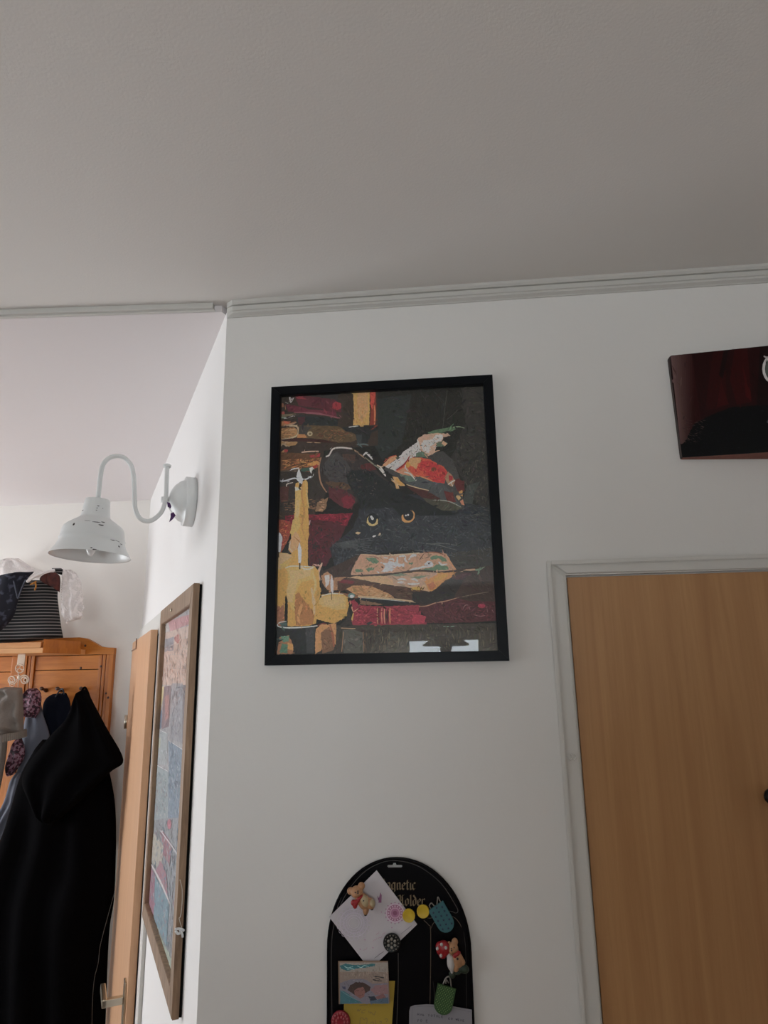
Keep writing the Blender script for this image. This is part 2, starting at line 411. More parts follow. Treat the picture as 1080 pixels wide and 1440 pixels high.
# pleated curtain panels on the back window
m_cur = bpy.data.materials.new('sheer_curtain'); m_cur.use_nodes = True
nt = m_cur.node_tree; nt.nodes.clear(); o_ = nt.nodes.new('ShaderNodeOutputMaterial'); t_ = nt.nodes.new('ShaderNodeBsdfTranslucent'); d_ = nt.nodes.new('ShaderNodeBsdfDiffuse'); x_ = nt.nodes.new('ShaderNodeMixShader')
t_.inputs[0].default_value = (.85, .8, .72, 1); d_.inputs[0].default_value = (.7, .66, .6, 1); x_.inputs[0].default_value = .3
nt.links.new(t_.outputs[0], x_.inputs[1]); nt.links.new(d_.outputs[0], x_.inputs[2]); nt.links.new(x_.outputs[0], o_.inputs[0])
for k, (a0, a1) in enumerate(((-.72, -.33), (.24, .50))):
    bm = BM(); n = 60; rows = []
    for z in (.80, 1.5, 2.185):
        rows.append([bm.verts.new((a0 + (a1 - a0) * i / n, YB + .06 + .018 * sin(i * 1.25) + .006 * sin(i * .6 + z), z)) for i in range(n + 1)])
    for a, b in zip(rows, rows[1:]):
        for i in range(n): bm.faces.new((a[i], a[i + 1], b[i + 1], b[i]))
    o = obj('curtain', bm, m_cur, None, True); tag(o, 'pleated sheer curtain at the %s side of the back window' % ('left', 'right')[k], 'curtain', 'sheer curtains of the back window')
    sd = o.modifiers.new('thickness', 'SOLIDIFY'); sd.thickness = .001
bm = tube(BM(), [(-.85, YB + .06, 2.20), (.62, YB + .06, 2.20)], .011, 12)
tag(obj('curtain_rod', bm, mat('dark_metal_rod', (.05, .05, .05), .4, 1), None, True), 'dark curtain rod above the back window', 'curtain rod')

# ------------------------------------------------------------------ the framed painting
m_black = mat('black_satin_frame', (.005, .006, .008), .36, spec=.12)
YF = -.020; 
tl, tr, br, bl = [W(x, y, YF) for x, y in ((382, 543), (693, 527), (716, 930), (371, 935))]
x0 = (tl.x + bl.x) / 2; x1 = (tr.x + br.x) / 2; z1 = (tl.z + tr.z) / 2; z0 = (bl.z + br.z) / 2
fr = thing('framed_painting', 'large black framed painting of a black cat with candles and old books', 'picture', ((x0 + x1) / 2, -.001, z0))
tl, tr, br, bl = [W(x, y, YF) for x, y in ((395.3, 553.9), (680.3, 540.8), (700.2, 916), (385.7, 920))]
ix0 = (tl.x + bl.x) / 2; ix1 = (tr.x + br.x) / 2; iz1 = (tl.z + tr.z) / 2; iz0 = (bl.z + br.z) / 2
def rails(parent, p, W_, H_, ix0, ix1, iz0, iz1, U, V, N, depth, m, name='frame_rail', bevel=.0012, lip=0):
    """four mitred rails; p = lower-left back corner, U,V axes in the wall, N out of the wall"""
    o = [(0, 0), (W_, 0), (W_, H_), (0, H_)]; i = [(ix0, iz0), (ix1, iz0), (ix1, iz1), (ix0, iz1)]
    for k in range(4):
        k2 = (k + 1) % 4; bm = BM()
        q = [o[k], o[k2], i[k2], i[k]]
        prism(bm, [p + U * a + V * b for a, b in q], N * depth)
        es = [e for e in bm.edges if all((v.co - p).dot(N) > depth * .9 for v in e.verts)]
        bmesh.ops.bevel(bm, geom=es, offset=bevel, segments=2, affect='EDGES')
        obj(name, bm, m, parent)
X, Z, Yo = Vector((1, 0, 0)), Vector((0, 0, 1)), Vector((0, -1, 0))
rails(fr, Vector((x0, -.001, z0)), x1 - x0, z1 - z0, ix0 - x0, ix1 - x0, iz0 - z0, iz1 - z0, X, Z, Yo, .019, m_black)
obj('backing_board', box(BM(), (x0 + .006, -.006, z0 + .006), (x1 - .006, -.0015, z1 - .006)), mat('fibreboard', (.25, .18, .11), .8), fr)
obj('glass_pane', box(BM(), (ix0 - .003, -.0148, iz0 - .003), (ix1 + .003, -.0133, iz1 + .003)), glass_mat('picture_glass', .6), fr)

def pc(c):   # pigment seen under the room's light -> pigment
    v = [max(.004, (v - .006) / .50) for v in s2l(c)]; g = .3 * v[0] + .6 * v[1] + .1 * v[2]
    v = [q * .80 + g * .20 for q in v]; k = min(1, .86 / max(v)); return tuple(q * k for q in v)
PT = Sheet(lambda x, y: W(x, y, -.0075), (0, -1, 0), .000004, conv=pc)
# keep every mark inside the sheet under the rails
_f = PT.f
def clampf(x, y):
    p = _f(x, y); p.x = min(max(p.x, ix0 - .002), ix1 + .002); p.z = min(max(p.z, iz0 - .002), iz1 + .002); return p
PT.f = clampf; PT.crop_units = True
A = crop(360, 510, 2.919); B = crop(380, 540, 6); Cc = crop(530, 540, 6); D = crop(380, 730, 6); E = crop(530, 730, 5.684)
Ff = crop(385, 545, 12); G = crop(385, 640, 12); Hh = crop(520, 590, 10.8); I = crop(470, 770, 9); J = crop(580, 770, 9); K = crop(500, 700, 6.353)
BK, BK2, BK3 = (40, 39, 37), (50, 50, 48), (33, 33, 33)
PT.P([(90, 110), (950, 80), (1010, 1200), (60, 1210)], BK, tf=A)
# upper right: dark drapery
PT.P([(500, 110), (950, 80), (985, 800), (880, 600), (820, 480), (640, 380), (520, 400), (470, 260)], (43, 42, 38), tf=A, sub=6, jag=1)
PT.P([(840, 100), (940, 90), (990, 700), (900, 560), (800, 400), (860, 250)], (56, 54, 50), tf=A, sub=6, jag=1.5)
PT.dab([(510, 120), (940, 100), (970, 600), (850, 580), (800, 400), (640, 300), (520, 390)], [(50, 52, 49), (34, 34, 30), (58, 56, 51), (46, 48, 40), (38, 44, 42)], 170, 16, 3, 75, A)
PT.dab([(800, 320), (940, 300), (975, 600), (870, 570)], [(70, 66, 58), (80, 76, 66), (46, 52, 46), (62, 60, 50)], 110, 11, 3, 100, A, .8)
PT.line([(597, 20), (575, 200), (555, 380)], 8, (64, 66, 58), tf=Cc); PT.line([(590, 300), (640, 260), (690, 210)], 6, (66, 66, 58), tf=Cc)
PT.line([(740, 130), (790, 70), (810, 50)], 7, (60, 60, 54), tf=Cc); PT.line([(190, 200), (180, 380), (165, 550)], 8, (56, 62, 60), tf=Cc)
PT.line([(380, 90), (420, 150)], 9, (60, 62, 58), tf=Cc); PT.line([(480, 60), (540, 130)], 10, (58, 60, 56), tf=Cc)
PT.P([(700, 1060), (760, 860), (870, 820), (820, 930), (800, 1060)], (66, 70, 66), tf=Cc, sub=3, jag=.5)
PT.P([(500, 150), (640, 130), (600, 330), (520, 400), (480, 330)], (48, 53, 50), tf=A, sub=6, jag=1)
# books, upper left
PT.P([(100, 125), (500, 100), (500, 340), (280, 360), (240, 640), (80, 650)], (62, 52, 44), tf=A, sub=6, jag=.5)
PT.P([(130, 130), (500, 110), (1080, 90), (1080, 260), (800, 210), (350, 150)], (60, 56, 54), tf=Ff, sub=2, jag=.3)
PT.P([(200, 90), (520, 125), (600, 165), (600, 240), (520, 230), (380, 215), (240, 180)], (92, 44, 52), tf=B, sub=2.5, jag=.5)
PT.P([(130, 170), (250, 190), (430, 215), (560, 240), (560, 275), (350, 240), (150, 235)], (98, 40, 52), tf=B, sub=2.5, jag=.5)
PT.P([(220, 180), (400, 205), (500, 225), (330, 215)], (66, 50, 48), tf=B, sub=2, jag=.3)
PT.P([(365, 135), (430, 125), (500, 170), (560, 200), (400, 190)], (140, 50, 60), tf=Ff, sub=1.5, jag=.3)
PT.P([(525, 165), (555, 148), (598, 165), (600, 205), (560, 222), (525, 205)], (150, 44, 52), tf=B, sub=2, jag=.4)
PT.line([(200, 240), (350, 245), (470, 262), (590, 290)], 14, (128, 70, 78), tf=B, jag=.4)
PT.line([(285, 125), (270, 180), (290, 260)], 24, (180, 176, 172), tf=Ff); PT.line([(190, 245), (240, 265), (270, 220)], 13, (128, 124, 116), tf=Ff)
PT.line([(190, 300), (200, 370)], 14, (176, 118, 76), tf=Ff); PT.P([(120, 410), (180, 400), (185, 450), (120, 460)], (160, 66, 56), tf=Ff, sub=1, jag=.2)
PT.P([(115, 260), (165, 270), (170, 330), (120, 330)], (150, 90, 62), tf=Ff); PT.P([(115, 455), (370, 440), (380, 470), (115, 500)], (112, 100, 76), tf=Ff)
PT.P([(110, 500), (280, 490), (180, 515), (110, 525)], (110, 128, 104), tf=Ff); PT.line([(170, 520), (250, 505), (375, 470)], 22, (196, 188, 184), tf=Ff, taper=False)
PT.P([(380, 440), (560, 470), (900, 500), (1080, 545), (1080, 660), (700, 660), (450, 640), (390, 560)], (48, 52, 52), tf=Ff, sub=2, jag=.3)
PT.P([(400, 500), (540, 490), (520, 560), (480, 640), (420, 620)], (76, 44, 48), tf=Ff, sub=2, jag=.4)
PT.P([(110, 570), (280, 580), (380, 570), (300, 610), (110, 650)], (168, 104, 58), tf=Ff, sub=1.5, jag=.3)
PT.P([(160, 560), (290, 575), (240, 610), (180, 600)], (186, 88, 54), tf=Ff, sub=1.5, jag=.3)
PT.line([(110, 645), (250, 635), (385, 585)], 28, (158, 122, 92), tf=Ff)
PT.P([(110, 690), (340, 670), (390, 700), (390, 790), (330, 830), (110, 870)], (158, 112, 64), tf=Ff, sub=1.5, jag=.3)
PT.dab([(110, 680), (380, 680), (390, 800), (110, 870)], [(190, 140, 86), (130, 84, 48), (96, 62, 40), (178, 128, 80)], 46, 11, 1.3, -5, Ff, .08)
PT.line([(110, 745), (250, 725), (370, 700)], 12, (188, 154, 112), tf=Ff)
PT.line([(260, 645), (370, 650), (415, 700), (405, 790), (330, 840), (110, 890)], 28, (166, 146, 112), tf=Ff, taper=False)
PT.P([(420, 640), (700, 640), (1080, 650), (1400, 800), (1500, 850), (1300, 920), (1080, 930), (850, 880), (660, 860), (420, 840)], (92, 72, 48), tf=Ff, sub=2, jag=.4)
PT.P([(430, 650), (640, 660), (570, 740), (560, 800), (430, 780)], (66, 62, 58), tf=Ff, sub=2, jag=.4)
PT.P([(400, 790), (520, 790), (570, 850), (390, 850)], (166, 108, 54), tf=Ff, sub=1.5, jag=.3)
PT.dab([(660, 700), (1080, 680), (1400, 800), (1080, 920), (700, 860)], [(120, 90, 58), (140, 88, 50), (80, 60, 42), (110, 60, 44), (74, 66, 50)], 90, 9, 2, 0, Ff, .4)
PT.ell(610, 780, 45, 40, (160, 142, 106), tf=Ff); PT.ell(612, 782, 22, 20, (110, 92, 62), tf=Ff)
PT.P([(110, 880), (400, 850), (860, 890), (1080, 930), (850, 930), (400, 905), (110, 920)], (66, 38, 36), tf=Ff, sub=1.5, jag=.2)
PT.line([(560, 925), (700, 930), (790, 935)], 12, (176, 136, 96), tf=Ff)
PT.P([(110, 910), (400, 915), (410, 975), (250, 985), (110, 960)], (150, 110, 62), tf=Ff, sub=1.5, jag=.4)
PT.line([(110, 1000), (160, 950), (220, 990), (270, 990)], 26, (150, 126, 96), tf=Ff, jag=.3); PT.line([(130, 900), (220, 935), (280, 930)], 14, (170, 140, 100), tf=Ff)
PT.P([(110, 1050), (190, 1060), (180, 1130), (105, 1120)], (166, 120, 66), tf=Ff, sub=1.5, jag=.4); PT.P([(175, 1040), (240, 1050), (240, 1090), (180, 1095)], (160, 50, 46), tf=Ff)
PT.P([(420, 920), (900, 950), (900, 1060), (760, 1075), (470, 1090), (280, 1060)], (62, 52, 46), tf=Ff, sub=2, jag=.4)
PT.line([(470, 1095), (600, 1080), (760, 1078)], 22, (184, 148, 124), tf=Ff, taper=False)
PT.P([(580, 1165), (640, 1130), (780, 1110), (770, 1180), (680, 1230), (590, 1230)], (160, 48, 52), tf=Ff, sub=2, jag=.4)
# lower stack of the books with brush strokes
PT.P([(85, 575), (330, 590), (425, 590), (410, 660), (400, 710), (80, 740)], (96, 64, 40), tf=B, sub=2, jag=.4)
PT.dab([(85, 640), (425, 620), (410, 710), (90, 745)], [(186, 124, 54), (206, 150, 70), (150, 92, 46), (110, 66, 38), (190, 104, 46)], 80, 14, 2, -6, B, .07)
PT.P([(330, 605), (420, 590), (418, 615), (345, 625)], (160, 44, 48), tf=B)
PT.P([(560, 150), (780, 80), (760, 170), (700, 180), (570, 175)], (206, 142, 56), tf=G, sub=2, jag=.4)
PT.P([(640, 200), (730, 150), (745, 190), (700, 225)], (150, 42, 34), tf=G, sub=2, jag=.3)
PT.P([(90, 265), (420, 240), (430, 420), (90, 430)], (84, 70, 58), tf=G, sub=2, jag=.3)
PT.dab([(90, 300), (420, 270), (420, 400), (90, 420)], [(150, 116, 86), (170, 134, 100), (106, 84, 66), (128, 120, 92)], 40, 13, 2, -12, G, .1)
PT.P([(460, 220), (620, 210), (600, 290), (520, 300), (460, 270)], (56, 84, 72), tf=G, sub=2, jag=.4)
PT.P([(470, 300), (640, 280), (640, 370), (560, 410), (480, 390)], (164, 126, 96), tf=G, sub=2, jag=.4)
PT.line([(480, 300), (560, 280), (620, 280)], 16, (150, 70, 44), tf=G)
PT.P([(80, 740), (420, 740), (480, 900), (430, 1010), (330, 1090), (80, 1080)], (58, 52, 47), tf=B, sub=3, jag=.6)
PT.P([(80, 870), (160, 860), (150, 990), (90, 1000)], (82, 50, 44), tf=B, sub=2, jag=.4)
PT.dab([(90, 980), (330, 970), (460, 960), (460, 1070), (110, 1070)], [(150, 100, 60), (110, 78, 54), (80, 62, 50), (176, 124, 78)], 60, 15, 1.5, -3, B, .05)
PT.P([(400, 1000), (490, 960), (465, 1060), (440, 1080), (380, 1075)], (130, 96, 66), tf=B, sub=2, jag=.6)
PT.dab([(400, 990), (470, 975), (460, 1070), (400, 1070)], [(196, 150, 106), (170, 122, 84), (96, 72, 52)], 24, 10, 1.4, -4, B, .1)
PT.P([(130, 1110), (700, 1090), (640, 1200), (120, 1230)], (120, 30, 46), tf=B, sub=3, jag=.6)
PT.dab([(130, 1110), (700, 1095), (640, 1200), (120, 1230)], [(160, 36, 52), (142, 34, 50), (96, 32, 42), (70, 44, 44)], 50, 11, 4, 0, B, .6)
PT.P([(70, 0), (170, 20), (180, 110), (140, 200), (90, 290), (60, 250)], (146, 66, 44), tf=D, sub=2, jag=.5)
PT.dab([(70, 10), (180, 20), (160, 170), (80, 270)], [(170, 40, 46), (190, 100, 50), (120, 46, 40)], 30, 9, 3, 10, D, .6)
# deep red shadow behind the candle
PT.P([(320, 0), (520, 20), (640, 60), (560, 240), (470, 400), (330, 400), (310, 120)], (84, 40, 46), tf=D, sub=3, jag=.6)
PT.dab([(320, 20), (540, 60), (540, 240), (400, 390), (320, 390)], [(116, 34, 52), (60, 46, 44), (98, 34, 44), (48, 46, 46)], 60, 10, 4, -45, D, .5)
PT.line([(338, 10), (330, 50)], 14, (200, 160, 160), tf=D)
# the cat: body
PT.P([(440, 560), (640, 540), (980, 600), (985, 800), (800, 800), (640, 770), (430, 790), (400, 860), (330, 850), (300, 760), (400, 680)], (50, 53, 57), tf=A, sub=6, jag=1)
PT.P([(540, 640), (860, 620), (985, 700), (985, 820), (800, 830), (640, 770), (560, 720)], (57, 60, 64), tf=A, sub=6, jag=1)
PT.P([(800, 780), (985, 760), (985, 960), (800, 960)], (64, 62, 58), tf=A, sub=6, jag=1)
PT.P([(330, 840), (420, 780), (480, 760), (430, 870), (340, 870)], (48, 48, 50), tf=A, sub=4, jag=1)
PT.dab([(450, 580), (860, 580), (980, 680), (980, 800), (820, 800), (640, 770), (430, 790), (330, 850), (320, 770), (400, 690)], [(70, 75, 82), (48, 52, 56), (82, 84, 86), (60, 66, 70), (54, 56, 58)], 420, 13, 2.2, 20, A, .7)
PT.dab([(850, 570), (980, 600), (985, 680), (860, 640)], [(84, 82, 76), (66, 68, 66), (48, 52, 50)], 40, 18, 2, 15, A, .2)
PT.dab([(520, 160), (700, 140), (850, 200), (700, 290), (560, 440), (500, 300)], [(46, 46, 44), (72, 74, 78), (58, 60, 64)], 50, 14, 3, 70, D, .7)
for k in range(7): PT.line([(540 + k * 12, 210 + k * 7), (680, 185 + k * 9), (860, 160 + k * 22)], 7, (78, 80, 82), tf=D)
for a, b in (((330, 190), (640, 250)), ((300, 250), (620, 300)), ((420, 200), (660, 215))): PT.line([a, ((a[0] + b[0]) / 2, (a[1] + b[1]) / 2 - 12), b], 6, (96, 98, 96), tf=E)
# hat: left ear side and brim
PT.P([(420, 640), (470, 610), (520, 550), (600, 540), (690, 548), (760, 600), (860, 690), (960, 790), (1080, 900), (1000, 1000), (860, 960), (700, 1020), (560, 960), (470, 910), (415, 800), (405, 710)], (58, 53, 50), tf=B, sub=3, jag=.4)
PT.P([(490, 620), (560, 570), (640, 640), (700, 760), (680, 900), (560, 860), (470, 800), (440, 720)], (69, 66, 66), tf=B, sub=3, jag=.8)
PT.P([(610, 590), (720, 600), (740, 640), (700, 660), (620, 640)], (78, 58, 50), tf=B, sub=3, jag=.8)
PT.P([(750, 690), (850, 660), (900, 720), (800, 740)], (88, 42, 42), tf=B, sub=3, jag=.8)
PT.P([(460, 830), (620, 830), (700, 870), (640, 900), (500, 870)], (88, 66, 48), tf=B, sub=3, jag=.8)
PT.P([(490, 870), (620, 890), (720, 960), (690, 1060), (600, 1040), (500, 960)], (88, 44, 48), tf=B, sub=3, jag=.8)
PT.P([(600, 960), (680, 930), (720, 1000), (660, 1060), (620, 1040)], (116, 36, 48), tf=B, sub=3, jag=.8)
PT.P([(640, 740), (800, 720), (900, 760), (1080, 900), (1080, 1040), (760, 1060), (730, 950), (660, 850)], (42, 45, 45), tf=B, sub=3, jag=.8)
PT.dab([(440, 640), (700, 580), (960, 820), (900, 960), (700, 980), (480, 880)], [(76, 70, 66), (50, 48, 46), (64, 56, 52), (44, 46, 46)], 90, 10, 3, 45, B, .8)
PT.line([(470, 615), (500, 600), (530, 550), (600, 538), (690, 548)], 13, (196, 186, 178), tf=B, taper=False)
PT.line([(690, 548), (740, 580), (800, 630)], 13, (150, 118, 88), tf=B); PT.line([(785, 605), (810, 583), (830, 600), (865, 640)], 17, (206, 204, 200), tf=B)
PT.line([(800, 620), (860, 670), (930, 720)], 12, (118, 116, 96), tf=B); PT.line([(920, 715), (950, 745), (975, 780)], 16, (206, 200, 190), tf=B)
PT.line([(430, 620), (412, 700), (420, 800), (440, 860), (478, 915)], 13, (150, 106, 76), tf=B, jag=.3)
# candle stand and top candle
PT.P([(600, 370), (760, 350), (960, 365), (860, 410), (820, 500), (740, 530), (720, 420), (640, 400)], (46, 48, 48), tf=B, sub=3, jag=.5)
PT.P([(700, 60), (840, 55), (840, 200), (835, 350), (700, 350), (708, 250)], (206, 160, 74), tf=B, sub=2, jag=.4)
PT.P([(740, 60), (820, 60), (830, 220), (780, 330), (740, 280), (730, 150)], (210, 158, 96), tf=B, sub=2, jag=.6)
PT.dab([(705, 150), (790, 150), (820, 345), (705, 345)], [(226, 186, 96), (196, 142, 56), (176, 116, 48), (220, 170, 110)], 40, 9, 2, 88, B, .15)
PT.P([(840, 55), (890, 60), (895, 180), (888, 350), (840, 350), (850, 200)], (130, 50, 34), tf=B, sub=2, jag=.4)
PT.P([(845, 60), (888, 70), (880, 150), (860, 220), (845, 170)], (186, 64, 46), tf=B, sub=2, jag=.4)
PT.line([(878, 180), (884, 260), (880, 345)], 14, (206, 116, 62), tf=B); PT.line([(680, 70), (700, 80), (712, 60)], 12, (214, 176, 100), tf=B)
PT.line([(663, 366), (700, 362), (745, 356)], 10, (210, 206, 200), tf=B); PT.line([(730, 515), (790, 510), (830, 518)], 14, (86, 98, 96), tf=B)
PT.P([(725, 430), (775, 430), (770, 505), (735, 505)], (58, 64, 64), tf=B)
# hat: feather and red band
PT.P([(300, 610), (560, 570), (640, 640), (700, 800), (740, 1050), (600, 1030), (380, 930), (220, 830), (60, 720), (150, 640)], (70, 68, 66), tf=Cc, sub=3, jag=.4)
PT.P([(200, 740), (330, 760), (560, 840), (660, 960), (720, 1050), (560, 1010), (400, 930), (250, 850)], (76, 78, 78), tf=Cc, sub=3, jag=.6)
PT.P([(380, 960), (560, 980), (730, 1050), (640, 1075), (540, 1070), (430, 1010)], (74, 72, 58), tf=Cc, sub=3, jag=.6)
PT.P([(240, 860), (400, 890), (540, 970), (500, 980), (380, 960)], (78, 46, 42), tf=Cc, sub=3, jag=.6)
PT.P([(560, 900), (640, 920), (670, 1000), (600, 1000)], (100, 46, 42), tf=Cc, sub=3, jag=.6)
PT.P([(640, 800), (740, 820), (740, 900), (700, 940), (660, 860)], (92, 40, 40), tf=Cc, sub=3, jag=.6)
PT.P([(150, 740), (230, 680), (290, 620), (360, 620), (450, 640), (560, 700), (600, 750), (570, 840), (480, 830), (380, 790), (280, 770)], (196, 74, 44), tf=Cc, sub=3, jag=.5)
PT.P([(360, 650), (450, 650), (550, 700), (590, 750), (565, 840), (470, 820), (430, 770), (370, 720)], (178, 42, 42), tf=Cc, sub=3, jag=.8)
PT.dab([(300, 660), (450, 660), (580, 760), (560, 830), (400, 780), (280, 740)], [(206, 92, 52), (190, 58, 44), (160, 34, 36), (196, 50, 44)], 50, 8, 3, 30, Cc, .8)
PT.P([(285, 625), (365, 625), (380, 650), (350, 680), (330, 720), (290, 690), (260, 660)], (214, 164, 100), tf=Cc, sub=2, jag=.6)
PT.P([(250, 660), (285, 680), (270, 710), (240, 700)], (222, 160, 40), tf=Cc, sub=2, jag=.4)
PT.P([(160, 740), (250, 700), (290, 750), (330, 790), (220, 770)], (196, 134, 96), tf=Cc, sub=2, jag=.6)
PT.ell(480, 722, 22, 18, (110, 62, 40), tf=Cc)
PT.P([(190, 760), (300, 780), (330, 820), (270, 830), (220, 800)], (92, 110, 96), tf=Cc, sub=2, jag=.4)
PT.line([(230, 745), (280, 760), (322, 808)], 13, (214, 206, 196), tf=Cc); PT.line([(240, 705), (260, 735)], 14, (210, 204, 200), tf=Cc)
PT.line([(250, 850), (350, 880), (440, 900)], 9, (206, 176, 128), tf=Cc); PT.line([(330, 770), (420, 800), (470, 820)], 10, (206, 140, 80), tf=Cc)
PT.line([(470, 980), (600, 990), (710, 1040)], 9, (140, 140, 126), tf=Cc)
PT.P([(45, 690), (100, 630), (160, 605), (180, 625), (130, 660), (80, 700)], (206, 150, 100), tf=Cc, sub=2, jag=.4)
PT.line([(60, 660), (110, 620), (165, 603)], 8, (176, 66, 40), tf=Cc)
WH = (196, 190, 186)
PT.P([(70, 700), (150, 650), (200, 600), (300, 540), (360, 500), (350, 600), (280, 630), (230, 680), (160, 735), (100, 715)], WH, tf=Cc, sub=2, jag=.6)
PT.P([(220, 575), (310, 515), (360, 475), (400, 500), (380, 560), (330, 610), (250, 600), (180, 640)], WH, tf=Cc, sub=2, jag=.6)
PT.P([(340, 470), (390, 430), (500, 415), (600, 420), (625, 440), (560, 450), (550, 500), (500, 520), (490, 580), (430, 610), (370, 560), (360, 500)], (178, 142, 116), tf=Cc, sub=2, jag=.6)
PT.P([(390, 480), (470, 470), (500, 430), (560, 430), (555, 470), (500, 500), (450, 530), (440, 590), (390, 570), (370, 520)], WH, tf=Cc, sub=2, jag=1)
PT.dab([(100, 700), (230, 600), (380, 490), (560, 430), (500, 560), (400, 590), (260, 640), (160, 720)], [(178, 138, 108), (206, 200, 196), (150, 110, 86), (90, 96, 88), (200, 196, 192)], 60, 6, 2, -40, Cc, .7)
PT.P([(430, 410), (520, 385), (620, 365), (700, 360), (640, 400), (540, 415), (440, 420)], (84, 112, 80), tf=Cc, sub=2, jag=.4)
PT.line([(600, 380), (680, 362), (740, 375)], 9, (120, 138, 104), tf=Cc)
PT.P([(330, 590), (380, 570), (430, 600), (420, 625), (330, 612)], (84, 104, 84), tf=Cc, sub=2, jag=.5)
PT.P([(500, 500), (560, 480), (600, 505), (570, 530), (510, 530)], (86, 100, 80), tf=Cc, sub=2, jag=.6); PT.P([(560, 480), (600, 510), (570, 525), (545, 505)], (190, 148, 110), tf=Cc)
PT.line([(470, 590), (500, 570), (530, 562)], 9, (200, 160, 126), tf=Cc); PT.line([(160, 730), (230, 680), (280, 610)], 12, (140, 34, 36), tf=Cc)
PT.P([(160, 620), (200, 620), (190, 650), (170, 650)], (60, 70, 62), tf=Cc, sub=1, jag=.4); PT.line([(400, 590), (430, 625)], 10, (196, 140, 100), tf=Cc)
PT.P([(570, 790), (600, 740), (640, 780), (660, 820), (640, 870), (600, 850)], (150, 116, 82), tf=Cc, sub=2, jag=.4)
PT.P([(605, 770), (640, 780), (640, 810), (610, 820)], (160, 40, 44), tf=Cc); PT.line([(600, 850), (630, 830), (660, 812)], 10, (222, 216, 210), tf=Cc); PT.line([(625, 830), (640, 865)], 11, (222, 216, 210), tf=Cc)
PT.P([(690, 910), (720, 895), (725, 950), (700, 940)], (206, 152, 68), tf=Cc); PT.P([(665, 950), (690, 930), (710, 965), (690, 985)], (206, 170, 104), tf=Cc); PT.P([(700, 990), (725, 975), (740, 1025), (715, 1020)], (190, 120, 84), tf=Cc)
PT.line([(0, 685), (30, 700), (55, 700)], 12, (180, 156, 130), tf=Cc); PT.line([(25, 700), (50, 730), (75, 780)], 15, (206, 200, 192), tf=Cc)
PT.P([(130, 780), (180, 790), (200, 830), (240, 860), (200, 865), (180, 850), (190, 885), (165, 885), (150, 840), (120, 815), (145, 815)], (190, 146, 84), tf=Cc, sub=1.5, jag=.3)
PT.P([(160, 790), (235, 850), (205, 862), (170, 830)], (216, 158, 62), tf=Cc)
PT.line([(120, 800), (150, 825)], 9, (170, 160, 140), tf=Cc); PT.line([(170, 850), (178, 880)], 12, (176, 172, 150), tf=Cc)
# dark under the hat
PT.P([(250, 930), (420, 1000), (560, 1070), (700, 1080), (640, 1110), (200, 1110), (0, 900), (0, 800), (120, 880)], (40, 43, 43), tf=Cc, sub=3, jag=.6)
PT.P([(440, 1090), (520, 1060), (640, 1090), (660, 1110), (440, 1110)], (36, 40, 40), tf=Cc)
# face: eyes
PT.ell(152, 200, 58, 60, (34, 37, 40), tf=K); PT.ell(470, 165, 66, 62, (34, 37, 40), tf=K)
PT.ell(152, 206, 50, 50, (206, 178, 110), tf=K); PT.ell(150, 196, 38, 42, (44, 48, 52), tf=K); PT.ell(170, 170, 36, 22, (40, 42, 45), rot=15, tf=K)
PT.P([(105, 180), (100, 225), (125, 252), (165, 255), (200, 235), (196, 200), (180, 235), (150, 240), (122, 220)], (218, 190, 116), tf=K, sub=1, jag=.1)
PT.ell(470, 166, 58, 58, (196, 140, 72), tf=K); PT.ell(473, 158, 46, 48, (42, 44, 48), tf=K); PT.P([(410, 100), (500, 100), (480, 130), (430, 150), (405, 160)], (38, 42, 44), tf=K)
PT.P([(410, 170), (425, 175), (440, 205), (470, 215), (510, 190), (520, 150), (505, 108), (530, 140), (528, 185), (490, 220), (440, 224), (415, 205)], (204, 146, 72), tf=K, sub=1, jag=.1)
for x, y, r in ((142, 172, 11), (152, 187, 13), (450, 160, 8), (470, 155, 9)): PT.ell(x, y, r, r, (226, 226, 222), tf=K)
PT.P([(0, 312), (20, 305), (48, 312), (30, 330), (5, 328)], (186, 158, 116), tf=K); PT.P([(200, 340), (215, 315), (230, 318), (222, 338)], (168, 150, 124), tf=K); PT.P([(150, 350), (160, 338), (185, 335), (180, 348), (160, 356)], (224, 222, 220), tf=K)
# reclining book, parchment and cloth
PT.P([(270, 860), (420, 790), (820, 850), (985, 830), (985, 1000), (700, 1010), (390, 960), (330, 900)], (66, 52, 46), tf=A, sub=4, jag=.6)
PT.P([(215, 350), (225, 290), (270, 200), (330, 85), (530, 95), (1080, 75), (1340, 70), (1080, 300), (600, 340)], (176, 134, 104), tf=I, sub=2, jag=.4)
PT.P([(0, 80), (300, 60), (430, 80), (460, 130), (550, 285), (300, 310), (0, 320)], (176, 134, 104), tf=J, sub=2, jag=.4)
PT.line([(340, 88), (430, 95), (530, 98)], 18, (196, 156, 120), tf=I); PT.line([(540, 110), (800, 95), (1080, 72)], 16, (206, 182, 150), tf=I, taper=False)
PT.line([(150, 60), (300, 62), (420, 100)], 12, (120, 60, 40), tf=J); PT.line([(450, 130), (500, 220), (550, 280)], 22, (190, 134, 90), tf=J)
GR = (92, 118, 90)
for p in ([(400, 130), (520, 130), (570, 180), (540, 210), (430, 170)], [(270, 280), (360, 275), (370, 305), (280, 310)], [(400, 270), (440, 255), (510, 255), (500, 290), (430, 305)], [(950, 190), (1000, 195), (980, 220), (950, 215)]):
    PT.P(p, GR, tf=I, sub=1.5, jag=.8)
for p in ([(210, 120), (300, 100), (420, 130), (440, 180), (380, 180), (330, 130), (250, 160)], [(20, 300), (250, 250), (340, 200), (440, 240), (460, 280), (300, 300)]):
    PT.P(p, GR, tf=J, sub=2, jag=.8)
